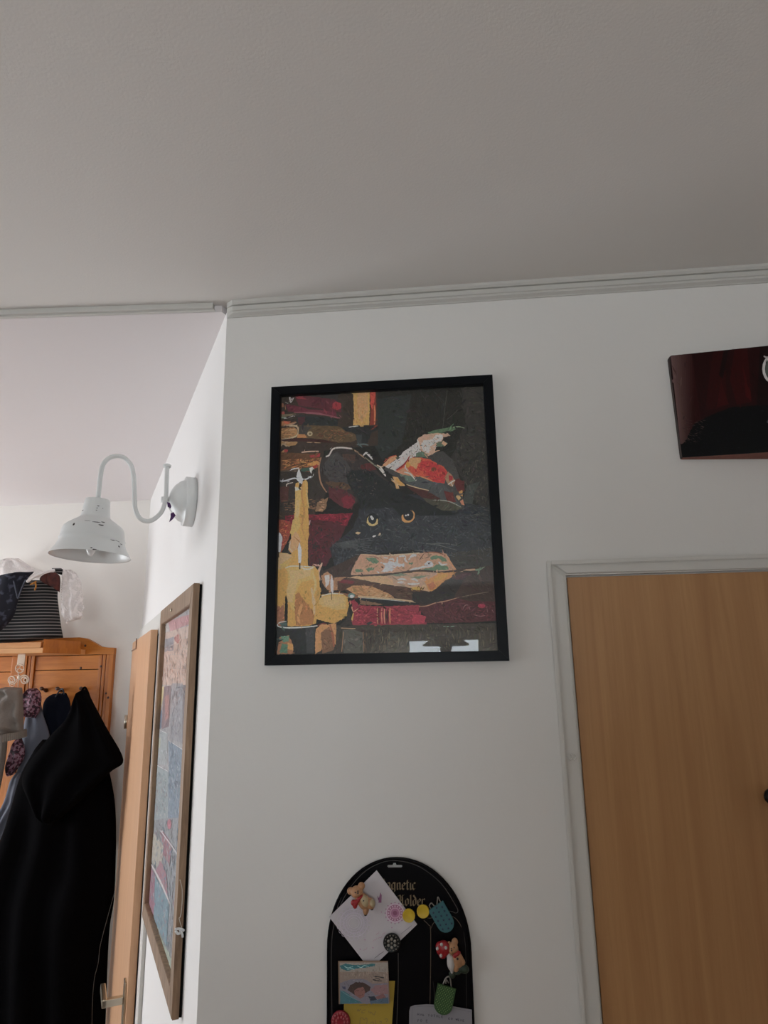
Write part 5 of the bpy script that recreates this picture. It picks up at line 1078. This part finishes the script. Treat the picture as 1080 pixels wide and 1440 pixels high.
# ------------------------------------------------------------------ magnetic board
yb_ = -.006
l_, r_ = W(460, 1335, yb_), W(662.5, 1335, yb_); tpz = W(555, 1206, yb_).z
mbx = (l_.x + r_.x) / 2; hw = (r_.x - l_.x) / 2; zsh = W(555, 1338, yb_).z
board = thing('magnetic_board', 'black arch topped magnetic notice board with gold lettering', 'notice board', (mbx, -.001, zsh - .42))
def arch(hw_, zt_, zb_=zsh - .42, n=36): return [(mbx + hw_, zb_)] + [(mbx + hw_ * cos(pi * k / n), zsh + (zt_ - zsh) * sin(pi * k / n) ** .93) for k in range(n + 1)] + [(mbx - hw_, zb_)]
m_bd = mat('black_gloss_sheet', (.003, .0028, .004), .25, spec=.10)
slot = [(548, 1216.3), (552, 1216.3), (553.5, 1213.5), (556.5, 1213.5), (557.5, 1216.3), (564.5, 1216.3), (566, 1218), (564.5, 1220), (546, 1220), (544.5, 1218), (546, 1216.3)]
bm = BM(); out_ = [Vector((x, yb_, z)) for x, z in arch(hw, tpz)]; hole = [W(x, y, yb_) for x, y in slot]
allp = out_ + hole; vs = [bm.verts.new(p) for p in allp]; vb = [bm.verts.new(p + Vector((0, .0008, 0))) for p in allp]
for t in tessellate_polygon([[Vector((p.x, p.z, 0)) for p in out_], [Vector((p.x, p.z, 0)) for p in hole]]):
    bm.faces.new([vs[i] for i in t]); bm.faces.new([vb[i] for i in reversed(t)])
no_ = len(out_)
for s0, cnt in ((0, no_), (no_, len(hole))):
    for i in range(cnt): bm.faces.new((vs[s0 + i], vs[s0 + (i + 1) % cnt], vb[s0 + (i + 1) % cnt], vb[s0 + i]))
bmesh.ops.recalc_face_normals(bm, faces=bm.faces); obj('sheet', bm, m_bd, board)
bm = BM(); tube(bm, [(x, yb_ + .001, z) for x, z in arch(hw - .0015, tpz - .0015)], .0022, 8); obj('rolled_rim', bm, m_bd, board, True)
m_gold = mat('gold_print', (.16, .125, .065), .4, .3)
T = Sheet(lambda x, y: W(x, y, yb_ - .0001), (0, -1, 0), .00001)
GC = (122, 104, 76)
LN = (92, 78, 62)
def mp_(x, y): return (x, y)
mbp = [(467, 1440), (466, 1340), (470, 1300), (484, 1262), (508, 1230), (535, 1213.5), (560, 1210.5), (590, 1219), (620, 1242), (640, 1272), (644, 1281), (641, 1284), (636, 1282), (630, 1281)]
T.line(mbp, .9, (66, 62, 60), taper=False)
T.line([(604, 1440), (605.5, 1360), (605.5, 1308), (603, 1301), (596, 1294)], .9, LN, taper=False); T.line([(606, 1306), (609, 1299), (614, 1295)], .9, LN); T.line([(558, 1440), (560, 1380), (560, 1340)], .9, (76, 72, 68), taper=False)
T.line([(601, 1291), (606, 1291), (612, 1288)], .9, LN); T.line([(632, 1287), (640, 1291), (646, 1298), (649, 1304)], .9, LN); T.line([(611, 1430), (611, 1400), (609, 1380)], .7, (50, 44, 40))
T.line([(480, 1262), (474, 1278), (472, 1300)], .8, (58, 54, 52)); T.line([(652, 1310), (655, 1340), (656, 1420)], .8, (52, 48, 46))
# broad-nib lettering
def nib(pts, x0_, y0_, s_, sl=-.07):
    pts = [(x0_ + x * s_, y0_ - y * s_ + x * s_ * sl) for x, y in pts]; nx, ny = .085 * s_, -.085 * s_
    for (a, b_), (c, d_) in zip(pts, pts[1:]): T.P([(a - nx, b_ - ny), (a + nx, b_ + ny), (c + nx, d_ + ny), (c - nx, d_ - ny)], GC)
GL = {
 'M': ([[(.05, .1), (.15, 1.3), (.25, 1.5)], [(.2, 1.45), (.45, 1.2), (.5, .1)], [(.5, 1.3), (.8, 1.45), (.9, 1.2), (.9, .1), (1.0, 0)], [(.0, .05), (.15, .15)]], 1.2),
 'a': ([[(.1, .9), (.35, 1), (.5, .85), (.5, .1), (.62, 0)], [(.5, .55), (.15, .4), (.1, .15), (.25, 0), (.5, .2)]], .72),
 'g': ([[(.5, .85), (.25, 1), (.08, .8), (.08, .2), (.28, 0), (.5, .2)], [(.35, 1), (.5, .85), (.5, -.3), (.3, -.48), (.08, -.4)], [(.5, .9), (.65, .98)]], .74),
 'n': ([[(.0, .85), (.12, .95), (.12, .1), (.22, 0)], [(.12, .8), (.38, 1), (.5, .85), (.5, .1), (.62, 0)]], .74),
 'e': ([[(.5, .15), (.3, 0), (.1, .18), (.1, .8), (.32, 1), (.48, .8), (.45, .62), (.12, .45)]], .62),
 't': ([[(.2, 1.35), (.18, .15), (.32, 0), (.45, .12)], [(.02, .95), (.42, 1.0)]], .5),
 'i': ([[(.02, .85), (.14, .95), (.14, .1), (.26, 0)], [(.12, 1.3), (.2, 1.38)]], .36),
 'c': ([[(.48, .85), (.3, 1), (.1, .8), (.1, .2), (.3, 0), (.5, .15)]], .6),
 'H': ([[(.0, 1.4), (.25, 1.5), (.3, 1.3), (.3, .1), (.15, 0), (.0, .1)], [(.3, .7), (.5, .85), (.62, .7)], [(.62, 1.5), (.55, 1.3), (.62, .8), (.62, .2), (.8, -.05)], [(.62, 1.35), (.85, 1.5)]], .95),
 'o': ([[(.3, 1), (.1, .8), (.1, .2), (.3, 0), (.5, .2), (.5, .8), (.3, 1)]], .68),
 'l': ([[(.05, 1.45), (.16, 1.5), (.16, .1), (.28, 0)]], .4),
 'd': ([[(.15, 1.5), (.45, 1.05), (.5, .8), (.5, .2), (.3, 0), (.1, .2), (.1, .75), (.3, .95), (.48, .85)]], .68),
 'r': ([[(.0, .85), (.12, .95), (.12, .1), (.24, 0)], [(.12, .75), (.34, .98), (.48, .85)]], .58),
}
def word(w_, x, y, s_):
    for ch in w_:
        st__, adv = GL[ch]
        for p in st__: nib(p, x, y, s_)
        x += adv * s_
word('Magnetic', 531.5, 1251, 9.8); word('Holder', 560, 1273.5, 9.8)
T.build('gold_print', printed('gold_lettering', .45, .5), board)

def plate(x, y, yy): return W(x, y, yy)
m_paper = printed('paper_print', .7, .2)
def paperthing(name, label, cat, outline, y, th=.0005, base=(200, 196, 194), group=None, conv=None):
    cxy = (sum(p[0] for p in outline) / len(outline), sum(p[1] for p in outline) / len(outline))
    t = thing(name, label, cat, W(cxy[0], cxy[1], y), group)
    bm = prism(BM(), [W(px_, py_, y) for px_, py_ in outline], (0, th, 0)); obj('sheet', bm, mat(name + '_stock', base, .75, srgb=True, spec=.2), t)
    s = Sheet(lambda a, b_: W(a, b_, y - .0001), (0, -1, 0), .00001, conv=conv or (lambda c: tuple(min(.9, v * .78 + .22 * (.3 * q[0] + .6 * q[1] + .1 * q[2])) for q in [[u / .44 for u in s2l(c)]] for v in q))); return t, s
MB = crop(440, 1190, 4.5)
def out(pts): return [MB(p) for p in pts]
# greeting card
card, s = paperthing('greeting_card', 'white square card with purple lace doily print, pinned askew', 'card', out([(403, 153), (660, 495), (420, 725), (318, 725), (103, 448)]), -.0085, .0012, (206, 200, 204))
def doily(cx, cy, r_, c, n, tf):
    for k in range(n):
        a_ = 2 * pi * k / n
        for rr, w_ in ((r_, 1), (r_ * .78, .8)):
            x, y = cx + rr * cos(a_), cy + rr * sin(a_); q = r_ * .13 * w_
            s.line([(x + q * cos(t), y + q * sin(t)) for t in [2 * pi * j / 8 for j in range(9)]], .55, c, tf=tf, taper=False, sm=False)
    s.line([(cx + r_ * .62 * cos(2 * pi * j / 30), cy + r_ * .62 * sin(2 * pi * j / 30)) for j in range(31)], .5, c, tf=tf, taper=False, sm=False)
LV = (134, 124, 138)
doily(260, 485, 98, (150, 141, 153), 22, MB); doily(262, 484, 70, (154, 146, 157), 16, MB)
for rr in (.9, .66, .5, .34): s.line([(260 + 98 * rr * cos(2 * pi * j / 30), 485 + 98 * rr * sin(2 * pi * j / 30)) for j in range(31)], .6, (158, 150, 160), tf=MB, taper=False, sm=False)
s.ell(520, 422, 58, 62, (156, 136, 150), tf=MB)
for r_2, c in ((50, (126, 78, 104)), (34, (150, 112, 134)), (26, (132, 82, 110)), (14, (110, 60, 86))): s.ell(520, 422, r_2, r_2 * 1.05, c, tf=MB)
for k in range(16): a_ = 2 * pi * k / 16; s.ell(520 + 42 * cos(a_), 422 + 44 * sin(a_), 5, 5, (156, 134, 148), tf=MB); s.ell(520 + 62 * cos(a_), 422 + 66 * sin(a_), 4, 4, (128, 86, 112), tf=MB)
s.P([(428, 290), (436, 310), (434, 356), (415, 356), (420, 320)], (110, 66, 96), tf=MB); s.P([(408, 310), (420, 330), (414, 345)], (96, 52, 84), tf=MB)
for (x, y) in ((434, 415), (500, 513), (330, 590), (380, 640), (300, 650)): s.ell(x, y, 4, 4, (140, 100, 128), tf=MB)
for j, (x, y, l) in enumerate(((380, 600, 26), (410, 585, 30), (400, 560, 20), (320, 660, 24), (440, 560, 18))): s.line([(x, y), (x + l * .4, y - 10), (x + l * .7, y - 8), (x + l, y - 22)], .5, (140, 100, 116), tf=MB)
s.line([(390, 708), (425, 680), (450, 664)], .8, (90, 76, 88), tf=MB); s.line([(555, 555), (600, 520), (625, 500)], .8, (110, 104, 116), tf=MB)
s.build('card_print', m_paper, card)
# photograph
ph_, s = paperthing('photograph', 'small photograph of a sleeping dark haired child under a teal blanket', 'photo', [(475.5, 1351.5), (545.5, 1351.5), (548.5, 1410.5), (476.5, 1412)], -.0150, .0006, (150, 124, 104))
P1 = crop(450, 1330, 9)
s.P([(245, 205), (860, 205), (870, 730), (255, 735)], (116, 100, 90), tf=P1)
s.P([(250, 220), (860, 215), (865, 330), (250, 330)], (124, 116, 108), tf=P1, sub=2, jag=.3)
s.dab([(260, 330), (860, 250), (860, 430), (260, 430)], [(132, 116, 102), (104, 92, 82), (120, 108, 96)], 70, 6, 1, 88, P1, .1)
s.P([(250, 250), (320, 225), (450, 245), (700, 225), (690, 260), (450, 290), (340, 320), (270, 290)], (40, 92, 98), tf=P1, sub=1.5, jag=.5)
for q in ([(300, 250), (350, 280), (420, 260)], [(340, 300), (400, 290), (440, 300)], [(470, 250), (520, 275), (560, 250), (620, 265)]): s.line(q, 1.2, (120, 160, 160), tf=P1)
s.P([(250, 470), (400, 420), (560, 420), (660, 480), (860, 470), (870, 730), (255, 735)], (98, 94, 104), tf=P1, sub=2, jag=.4)
s.P([(350, 560), (380, 500), (450, 460), (560, 465), (640, 520), (625, 570), (560, 600), (440, 620)], (62, 48, 44), tf=P1, sub=1.5, jag=.4)
s.P([(430, 570), (480, 530), (550, 520), (570, 580), (560, 640), (510, 670), (440, 620)], (112, 74, 68), tf=P1, sub=1.5, jag=.3)
s.line([(455, 560), (480, 570), (495, 560)], .7, (70, 44, 42), tf=P1); s.line([(520, 555), (540, 560), (555, 550)], .7, (70, 44, 42), tf=P1); s.line([(490, 625), (510, 632), (525, 622)], .8, (104, 50, 52), tf=P1)
s.P([(640, 560), (700, 500), (850, 490), (865, 610), (700, 620)], (116, 86, 88), tf=P1, sub=1.5, jag=.4)
s.P([(610, 640), (690, 640), (720, 680), (640, 700)], (44, 50, 60), tf=P1, sub=1.5, jag=.3); s.P([(700, 650), (800, 600), (840, 660), (760, 700)], (108, 72, 72), tf=P1, sub=1.5, jag=.3); s.P([(630, 700), (860, 650), (870, 730), (640, 730)], (64, 82, 98), tf=P1, sub=1.5, jag=.3)
s.P([(255, 560), (320, 580), (440, 670), (540, 720), (255, 735)], (48, 92, 100), tf=P1, sub=1.5, jag=.3); s.line([(260, 565), (380, 640), (500, 700)], 1.2, (80, 110, 116), tf=P1)
s.P([(275, 510), (320, 520), (325, 555), (285, 540)], (60, 62, 84), tf=P1, sub=1, jag=.4)
for q in ([(680, 385), (740, 392), (810, 405)], [(670, 425), (720, 440), (790, 445)], [(700, 405), (760, 425)]): s.line(q, 1.8, (52, 50, 50), tf=P1, jag=.5)
s.work(500, 3, .9, .2, .3)
s.build('photo_print', m_paper, ph_)
# yellow sticky note
yn, s = paperthing('yellow_note', 'yellow handwritten note under the small photograph', 'note', [(484, 1400), (486, 1379), (555.5, 1379.5), (549, 1470), (482, 1470)], -.0088, .0005, (180, 154, 68))
N1 = crop(480, 1400, 13.5); IN = (104, 84, 34)
for q in ([(300, 300), (320, 260), (335, 300), (360, 262), (372, 255)], [(385, 330), (440, 325)], [(400, 285), (460, 270)], [(392, 290), (390, 328)], [(520, 290), (530, 330)], [(555, 350), (560, 310), (620, 370), (640, 320), (650, 300)], [(340, 190), (420, 180), (500, 175)],
          [(350, 540), (360, 440), (400, 420), (430, 460), (470, 425), (490, 460), (480, 540)], [(650, 470), (660, 560)], [(820, 450), (860, 440), (880, 470), (850, 500)], [(550, 520), (600, 500), (620, 540)], [(720, 500), (760, 490), (750, 550)]): s.line(q, .9, IN, tf=N1, taper=False)
s.build('handwriting', m_paper, yn)
# white note with rounded corners
wn, s = paperthing('white_note', 'white handwritten note with rounded corner held by the green clip', 'note', [(575, 1480), (575.5, 1422), (577, 1416), (583, 1413.5), (600, 1412.3), (630, 1414), (663.5, 1420), (665, 1480)], -.0090, .0005, (150, 148, 154))
s.line([(579, 1440), (580, 1419), (585, 1416), (600, 1415), (632, 1417), (662, 1423)], .7, (92, 90, 96), taper=False)
N2 = crop(575, 1400, 12); IN = (58, 56, 66)
def hand(txt, x, y, h, dx, sl):
    HG = {'D': [[(0, 0), (0, 1), (.5, .8), (.5, .2), (0, 0)]], 'A': [[(0, 0), (.3, 1), (.6, 0)], [(.1, .4), (.5, .4)]], 'S': [[(.5, .9), (.1, .8), (.4, .4), (0, .05)]], 'N': [[(0, 0), (0, 1), (.5, 0), (.5, 1)]], 'Z': [[(0, 1), (.5, 1), (0, 0), (.5, 0)]], 'K': [[(0, 0), (0, 1)], [(.5, 1), (0, .5), (.5, 0)]], 'U': [[(0, 1), (.1, 0), (.4, 0), (.5, 1)]], 'H': [[(0, 0), (0, 1)], [(.5, 0), (.5, 1)], [(0, .5), (.5, .5)]],
          'B': [[(0, 0), (0, 1), (.4, .8), (0, .5), (.5, .2), (0, 0)]], 'W': [[(0, 1), (.2, 0), (.35, .7), (.5, 0), (.7, 1)]], 'T': [[(0, 1), (.6, 1)], [(.3, 1), (.3, 0)]], 'L': [[(0, 1), (0, 0), (.5, 0)]], 'E': [[(.5, 1), (0, 1), (0, 0), (.5, 0)], [(0, .5), (.4, .5)]], 'R': [[(0, 0), (0, 1), (.5, .8), (0, .5), (.5, 0)]], 'O': [[(.3, 1), (0, .5), (.3, 0), (.6, .5), (.3, 1)]], 'Y': [[(0, 1), (.25, .5), (.5, 1)], [(.25, .5), (.2, 0)]], '-': []}
    for ch in txt:
        if ch != ' ':
            for p in HG.get(ch, []): s.line([(x + a * dx * 1.1, y - b_ * h) for a, b_ in p], .75, IN, tf=N2, taper=False, sm=False)
        x += dx; y += dx * sl
hand('HAB YOTOLE', 145, 335, 38, 45, .10); hand('KOMWENE', 670, 405, 34, 40, .14); hand('YO E', 140, 440, 40, 50, .05)
s.build('handwriting', m_paper, wn)

def disc_magnet(name, label, cx, cy_, rpx, m, group=None, th=.004, y=-.0095, rim=None):
    p = W(cx, cy_, y); r_ = rpx * (W(cx + 1, cy_, y) - p).length
    t = thing(name, label, 'magnet', p, group)
    obj('disc', lathe(BM(), [(0, 0), (0, r_ * .94), (th * .2, r_), (th * .7, r_), (th, r_ * .93), (th * .92, r_ * .86), (th * .9, 0)], p, (0, -1, 0), 40), m, t, True)
    return t, p, r_
m_yel = mat('yellow_plastic', (.62, .42, .02), .45)
disc_magnet('round_magnet', 'round yellow magnet overlapping the corner of the white card', 575, 1287, 8.8, m_yel, 'yellow round magnets')
disc_magnet('round_magnet', 'round yellow magnet beside the teal clip, free of the card', 595, 1281, 8.8, m_yel, 'yellow round magnets', y=-.0082)
m_dark = mat('dark_pewter', (.02, .022, .022), .35, .6); m_pew = mat('bright_pewter', (.32, .30, .26), .4, .4)
t, p, r_ = disc_magnet('flower_magnet', 'dark pewter magnet with a pale flower relief on the card corner', 551.2, 1325, 12.2, m_dark, y=-.0105)
bm = BM()
for k in range(6): a_ = pi / 2 + 2 * pi * k / 6; ball(bm, p + Vector((cos(a_) * r_ * .42, -.0042, sin(a_) * r_ * .42)), r_ * .17, .0014, r_ * .17, 0, 10)
ball(bm, p + Vector((0, -.0042, 0)), r_ * .12, .0016, r_ * .12, 0, 10)
for k in range(14): a_ = 2 * pi * k / 14; ball(bm, p + Vector((cos(a_) * r_ * .78, -.004, sin(a_) * r_ * .78)), r_ * .07, .001, r_ * .07, 0, 8)
obj('flower_relief', bm, m_pew, t, True)
m_red = mat('red_ceramic', (.30, .02, .035), .3)
t, p, r_ = disc_magnet('rosette_magnet', 'red rosette magnet at the lower left of the board', 479.5, 1435, 13.2, m_red, y=-.0098, th=.006)
bm = BM()
for rr, nn_ in ((.78, 16), (.45, 9)):
    for k in range(nn_): a_ = 2 * pi * k / nn_; ball(bm, p + Vector((cos(a_) * r_ * rr, -.0058, sin(a_) * r_ * rr)), r_ * .11, .001, r_ * .14, 0, 8)
obj('petal_relief', bm, mat('pale_red_glaze', (.42, .10, .11), .3), t, True)

# patterned clips
def clipthing(name, label, c0, c1, wpx, y, base, spot, pattern, group=None, loop=True):
    a = W(*c0, y); b_ = W(*c1, y); t = thing(name, label, 'clip', (a + b_) / 2, group)
    ax = (b_ - a).normalized(); sd = Vector((-ax.z, 0, ax.x)); L_ = (b_ - a).length; w_ = wpx * .00132
    pts = [a + sd * w_, a - sd * w_] + [b_ - ax * w_ + (-sd * cos(pi * k / 10) + ax * sin(pi * k / 10)) * w_ for k in range(11)]
    bm = prism(BM(), pts, (0, -.003, 0)); es = [e for e in bm.edges if all(v.co.y < y - .0025 for v in e.verts) and len(e.link_faces) == 2 and abs(e.link_faces[0].normal.dot(e.link_faces[1].normal)) < .5]
    bmesh.ops.bevel(bm, geom=es, offset=.0007, segments=2, affect='EDGES'); obj('clip_jaw', bm, base, t)
    bm = BM(); pattern(bm, a, ax, sd, L_, w_, y - .0031); obj('pattern', bm, spot, t)
    return t, a, ax, sd
def stars(bm, a, ax, sd, L_, w_, y):
    for i in range(6):
        for j in (-1, 0, 1):
            c = a + ax * (L_ * (.08 + .16 * i + (.08 if j else 0))) + sd * (j * w_ * .6); 
            if i > 4 and j: continue
            vs = []
            for k in range(10): rr = (.0023, .0010)[k % 2]; q = c + (ax * cos(pi * k / 5) + sd * sin(pi * k / 5)) * rr; q.y = y; vs.append(bm.verts.new(q))
            bm.faces.new(vs)
def weave(bm, a, ax, sd, L_, w_, y):
    for i in range(15):
        for j in range(-3, 4):
            c = a + ax * (L_ * (.04 + .062 * i)) + sd * ((j + (i % 2) * .5) * w_ * .27)
            if abs((c - a).dot(sd)) > w_ * .85 or ((c - a).dot(ax) > L_ - w_ and (c - (a + ax * (L_ - w_))).length > w_ * .85): continue
            vs = []
            for k in range(4): q = c + (ax * cos(pi * k / 2) * 1.2 + sd * sin(pi * k / 2)) * .0007; q.y = y; vs.append(bm.verts.new(q))
            bm.faces.new(vs)
m_teal = mat('teal_card', (.03, .13, .15), .5); m_navs = mat('navy_star_ink', (.01, .015, .05), .5)
m_grn = mat('green_cloth', (.035, .09, .025), .7); m_lgrn = mat('light_green_ink', (.22, .36, .12), .7)
m_met = mat('clip_metal', (.30, .27, .24), .4, .8)
t, a_, ax, sd = clipthing('teal_clip', 'teal paper clip magnet with dark stars under the gold lettering', (612.5, 1273), (633, 1309), 10.5, -.0095, m_teal, m_navs, stars)
bm = BM(); tube(bm, smoothcurve([a_ + sd * .009 + ax * .002, a_ + sd * .010 - ax * .008, a_ + sd * .006 - ax * .004, a_ + sd * .002 + ax * .001], 4), .001, 6); tube(bm, smoothcurve([a_ - sd * .002 + ax * .001, a_ - sd * .004 - ax * .006, a_ - sd * .009 - ax * .004, a_ - sd * .009 + ax * .002], 4), .001, 6); obj('clip_wire', bm, m_met, t, True)
t, a_, ax, sd = clipthing('green_clip', 'green woven pattern clip holding the white note', (628.5, 1386), (620.5, 1426), 11, -.0115, m_grn, m_lgrn, weave)
bm = BM(); tube(bm, smoothcurve([a_ + sd * .007, a_ + sd * .003 - ax * .010, a_ - ax * .013, a_ - sd * .004 - ax * .009, a_ - sd * .006], 5), .0012, 8); tube(bm, smoothcurve([a_ + sd * .002 - ax * .004, a_ - sd * .003 - ax * .008, a_ - sd * .002 - ax * .002], 4), .001, 6); obj('clip_wire', bm, m_met, t, True)

# bear magnets
m_bear = mat('tan_resin_bear', (.46, .24, .12), .45, var=.15, vscale=120); m_cream2 = mat('cream_resin', (.50, .40, .24), .45); m_rs = mat('red_resin', (.33, .015, .02), .3); m_bk = mat('black_resin', (.015, .012, .012), .4); m_wr = mat('white_resin', (.55, .52, .50), .4); m_dg = mat('dark_green_resin', (.02, .035, .02), .5)
PXM = .00135
def remesh_part(name, bm, m, parent, vox=.0007):
    o = obj(name, bm, m, parent, True); md = o.modifiers.new('union', 'REMESH'); md.mode = 'VOXEL'; md.voxel_size = vox; md.use_smooth_shade = True
    sm = o.modifiers.new('soft', 'SMOOTH'); sm.factor = .5; sm.iterations = 2; return o
def bl_(bm, x, y, yy, rx, rz=None, ry=None, rot=0):
    rz = rx if rz is None else rz; ry = min(rx, rz) * .8 if ry is None else ry
    ball(bm, W(x, y, yy), rx * PXM, ry * PXM, rz * PXM, rot, 16)
yb1 = -.020
b1 = thing('bear_magnet', 'teddy bear magnet holding a red heart, on the upper corner of the white card', 'magnet', W(508, 1262, -.012), 'teddy bear magnets')
bm = BM()
bl_(bm, 501.7, 1254.4, yb1, 7.6, 7); bl_(bm, 493, 1253, yb1 + .002, 4.3); bl_(bm, 508.3, 1245.8, yb1 + .002, 4.3); bl_(bm, 503, 1257, yb1 - .006, 3.8, 3.2); bl_(bm, 506, 1262, yb1, 5)
bl_(bm, 512, 1268, yb1, 7.5, 9.5, 6, -.5); bl_(bm, 514.5, 1279, yb1, 3.8, 6, 4, .1); bl_(bm, 521, 1270.5, yb1 - .001, 5.5, 6.5, 5, -.4); bl_(bm, 503, 1268, yb1 - .003, 4.5, 3.2, 3, .4)
remesh_part('bear_body', bm, m_bear, b1)
bm = BM(); bl_(bm, 513, 1267, yb1 - .003, 5, 7, 5.2, -.4); bl_(bm, 523, 1270, yb1 - .002, 3.8, 5, 4.6, -.3); obj('vest', bm, m_cream2, b1, True, label='cream coloured vest')
bm = BM(); bl_(bm, 506.5, 1262, yb1 - .003, 5, 2.3, 4, -.5); bl_(bm, 504.5, 1266, yb1 - .005, 2, 3.2, 2, .2); obj('scarf', bm, m_rs, b1, True, label='red scarf')
bm = BM(); bl_(bm, 497, 1269.5, yb1 - .005, 3.3, 3.4, 2.5); bl_(bm, 500.8, 1269, yb1 - .005, 3, 3.2, 2.5); bl_(bm, 499.3, 1272.8, yb1 - .005, 3, 4, 2.4); remesh_part('heart', bm, m_rs, b1)
bm = BM()
for x, y, r2 in ((499.5, 1255.2, .8), (503.2, 1253.2, .8), (503.3, 1256, 1.0)): bl_(bm, x, y, yb1 - .0105, r2, r2, .8)
bl_(bm, 514, 1286, yb1, 1.9, 1.7, 2); bl_(bm, 523, 1277.7, yb1 - .001, 2.0, 1.8, 2); bl_(bm, 511.5, 1266.8, yb1 - .0085, 1.5, 1.5, 1); obj('dark_details', bm, m_bk, b1, True, label='black eyes, nose, button and paws')
yb2 = -.018
b2 = thing('bear_magnet', 'teddy bear magnet beside a red and white spotted toadstool', 'magnet', W(638, 1345, -.012), 'teddy bear magnets')
bm = BM(); bl_(bm, 637, 1334.5, yb2, 6.4, 6.8); bl_(bm, 639.6, 1324.5, yb2 + .001, 3.8, 4.2); bl_(bm, 631.5, 1327, yb2 + .002, 2.6); bl_(bm, 635.5, 1337.5, yb2 - .006, 3.4, 2.8); bl_(bm, 640, 1341, yb2, 4.5)
bl_(bm, 644, 1349.5, yb2, 6.5, 9, 6, -.35); bl_(bm, 650, 1352, yb2 - .002, 3.2, 4.2, 3, -.5); bl_(bm, 641, 1360, yb2, 4, 5, 4); remesh_part('bear_body', bm, m_bear, b2)
bm = BM(); bl_(bm, 642, 1341.5, yb2 - .0035, 5.2, 2.6, 4, -.45); bl_(bm, 640, 1344.5, yb2 - .005, 2.6, 2.2, 2); obj('scarf', bm, m_rs, b2, True, label='red scarf')
bm = BM(); bl_(bm, 623.3, 1334, yb2, 8.4, 8.8, 6, .4); bl_(bm, 619, 1331, yb2 - .001, 5.4, 5.5, 5); bl_(bm, 622.5, 1343, yb2, 4.5, 4, 4); remesh_part('toadstool_cap', bm, m_rs, b2)
bm = BM()
for x, y in ((620.8, 1328.3), (627, 1332.8), (615, 1334), (620, 1344)): bl_(bm, x, y, yb2 - .0068, 1.7, 1.9, 1.2)
obj('white_spots', bm, m_wr, b2, True, label='white spots')
bm = BM(); bl_(bm, 634, 1354, yb2 - .002, 4.6, 8.5, 4, -.06); bl_(bm, 631.5, 1345, yb2 - .001, 3, 4.5, 3); bl_(bm, 635.5, 1364, yb2 - .001, 2, 4, 2); remesh_part('toadstool_stem', bm, m_wr, b2)
bm = BM(); bl_(bm, 651.5, 1362, yb2, 6.8, 5, 4.5, .3); bl_(bm, 636, 1370, yb2 + .002, 4, 4.5, 3); bl_(bm, 643, 1367, yb2 + .002, 5, 3, 3); obj('green_base', bm, m_dg, b2, True, label='dark green base')
bm = BM()
for x, y, r2 in ((634.5, 1333.8, .7), (638.5, 1332.5, .7), (635, 1336.8, .9), (643.3, 1348.5, 1.3)): bl_(bm, x, y, yb2 - .0100, r2, r2, .8)
obj('dark_details', bm, m_bk, b2, True, label='black eyes, nose and button')

# ------------------------------------------------------------------ two-spot ceiling lamp behind the camera, mirrored in the picture glass
def mir(x, y, yy):
    g = W(x, y, -.014); v = Vector((CAM.x, -.028 - CAM.y, CAM.z)); dd = g - v; return v + dd * ((yy - v.y) / dd.y)
yl = -3.75
cl_ = thing('spot_rail', 'dark two-spot lamp rail, mirrored in the glass of the painting', 'lamp', mir(588, 718, yl))
a, b_ = mir(541, 719, yl), mir(636, 716, yl)
m_dkl = mat('dark_lamp_metal', (.02, .02, .022), .5)
bm = tube(BM(), [a, b_], .014, 12); tube(bm, [(a + b_) / 2, Vector(((a.x + b_.x) / 2, a.y, ZC - .02))], .012, 10); lathe(bm, [(0, 0), (0, .05), (.018, .05), (.02, 0)], Vector(((a.x + b_.x) / 2, a.y, ZC)), (0, 0, -1), 24); obj('rail', bm, m_dkl, cl_, True)
for (x, y, x2, y2, axd) in ((555, 719, 549, 748, (.1, 1, -.15)), (631, 717, 640, 748, (.5, .5, -.9))):
    p0, p1 = mir(x, y, yl), mir(x2, y2, yl); bm = tube(BM(), [p0, p1], .008, 10); lathe(bm, [(-.12, 0), (-.12, .05), (-.02, .06), (.06, .085), (.06, .078), (-.02, .05), (-.05, 0)], p1, axd, 24); obj('spot_head', bm, m_dkl, cl_, True)

ypn = -3.95
pc0 = mir(627, 905, ypn); rad = (mir(660, 905, ypn) - mir(594, 905, ypn)).length / 2
pend = thing('pendant_lamp', 'round grey blue pendant lamp before the window, mirrored at the bottom of the glass', 'lamp', pc0)
m_pg = mat('grey_blue_shade', (.22, .27, .31), .5)
bm = lathe(BM(), [(-.055, 0), (-.055, .03), (-.045, .06), (-.02, rad * .75), (.01, rad), (.014, rad), (-.01, rad * .75), (-.035, .05), (-.035, 0)], pc0, (0, 0, -1), 48); obj('shade', bm, m_pg, pend, True)
bm = tube(BM(), [pc0 + Vector((0, 0, .05)), Vector((pc0.x, pc0.y, ZC - .002))], .004, 8); obj('cable', bm, m_dkl, pend, True)
bm = ball(BM(), pc0 - Vector((0, 0, .03)), .045, .045, .045, 0, 16); obj('bulb', bm, m_dkl, pend, True)
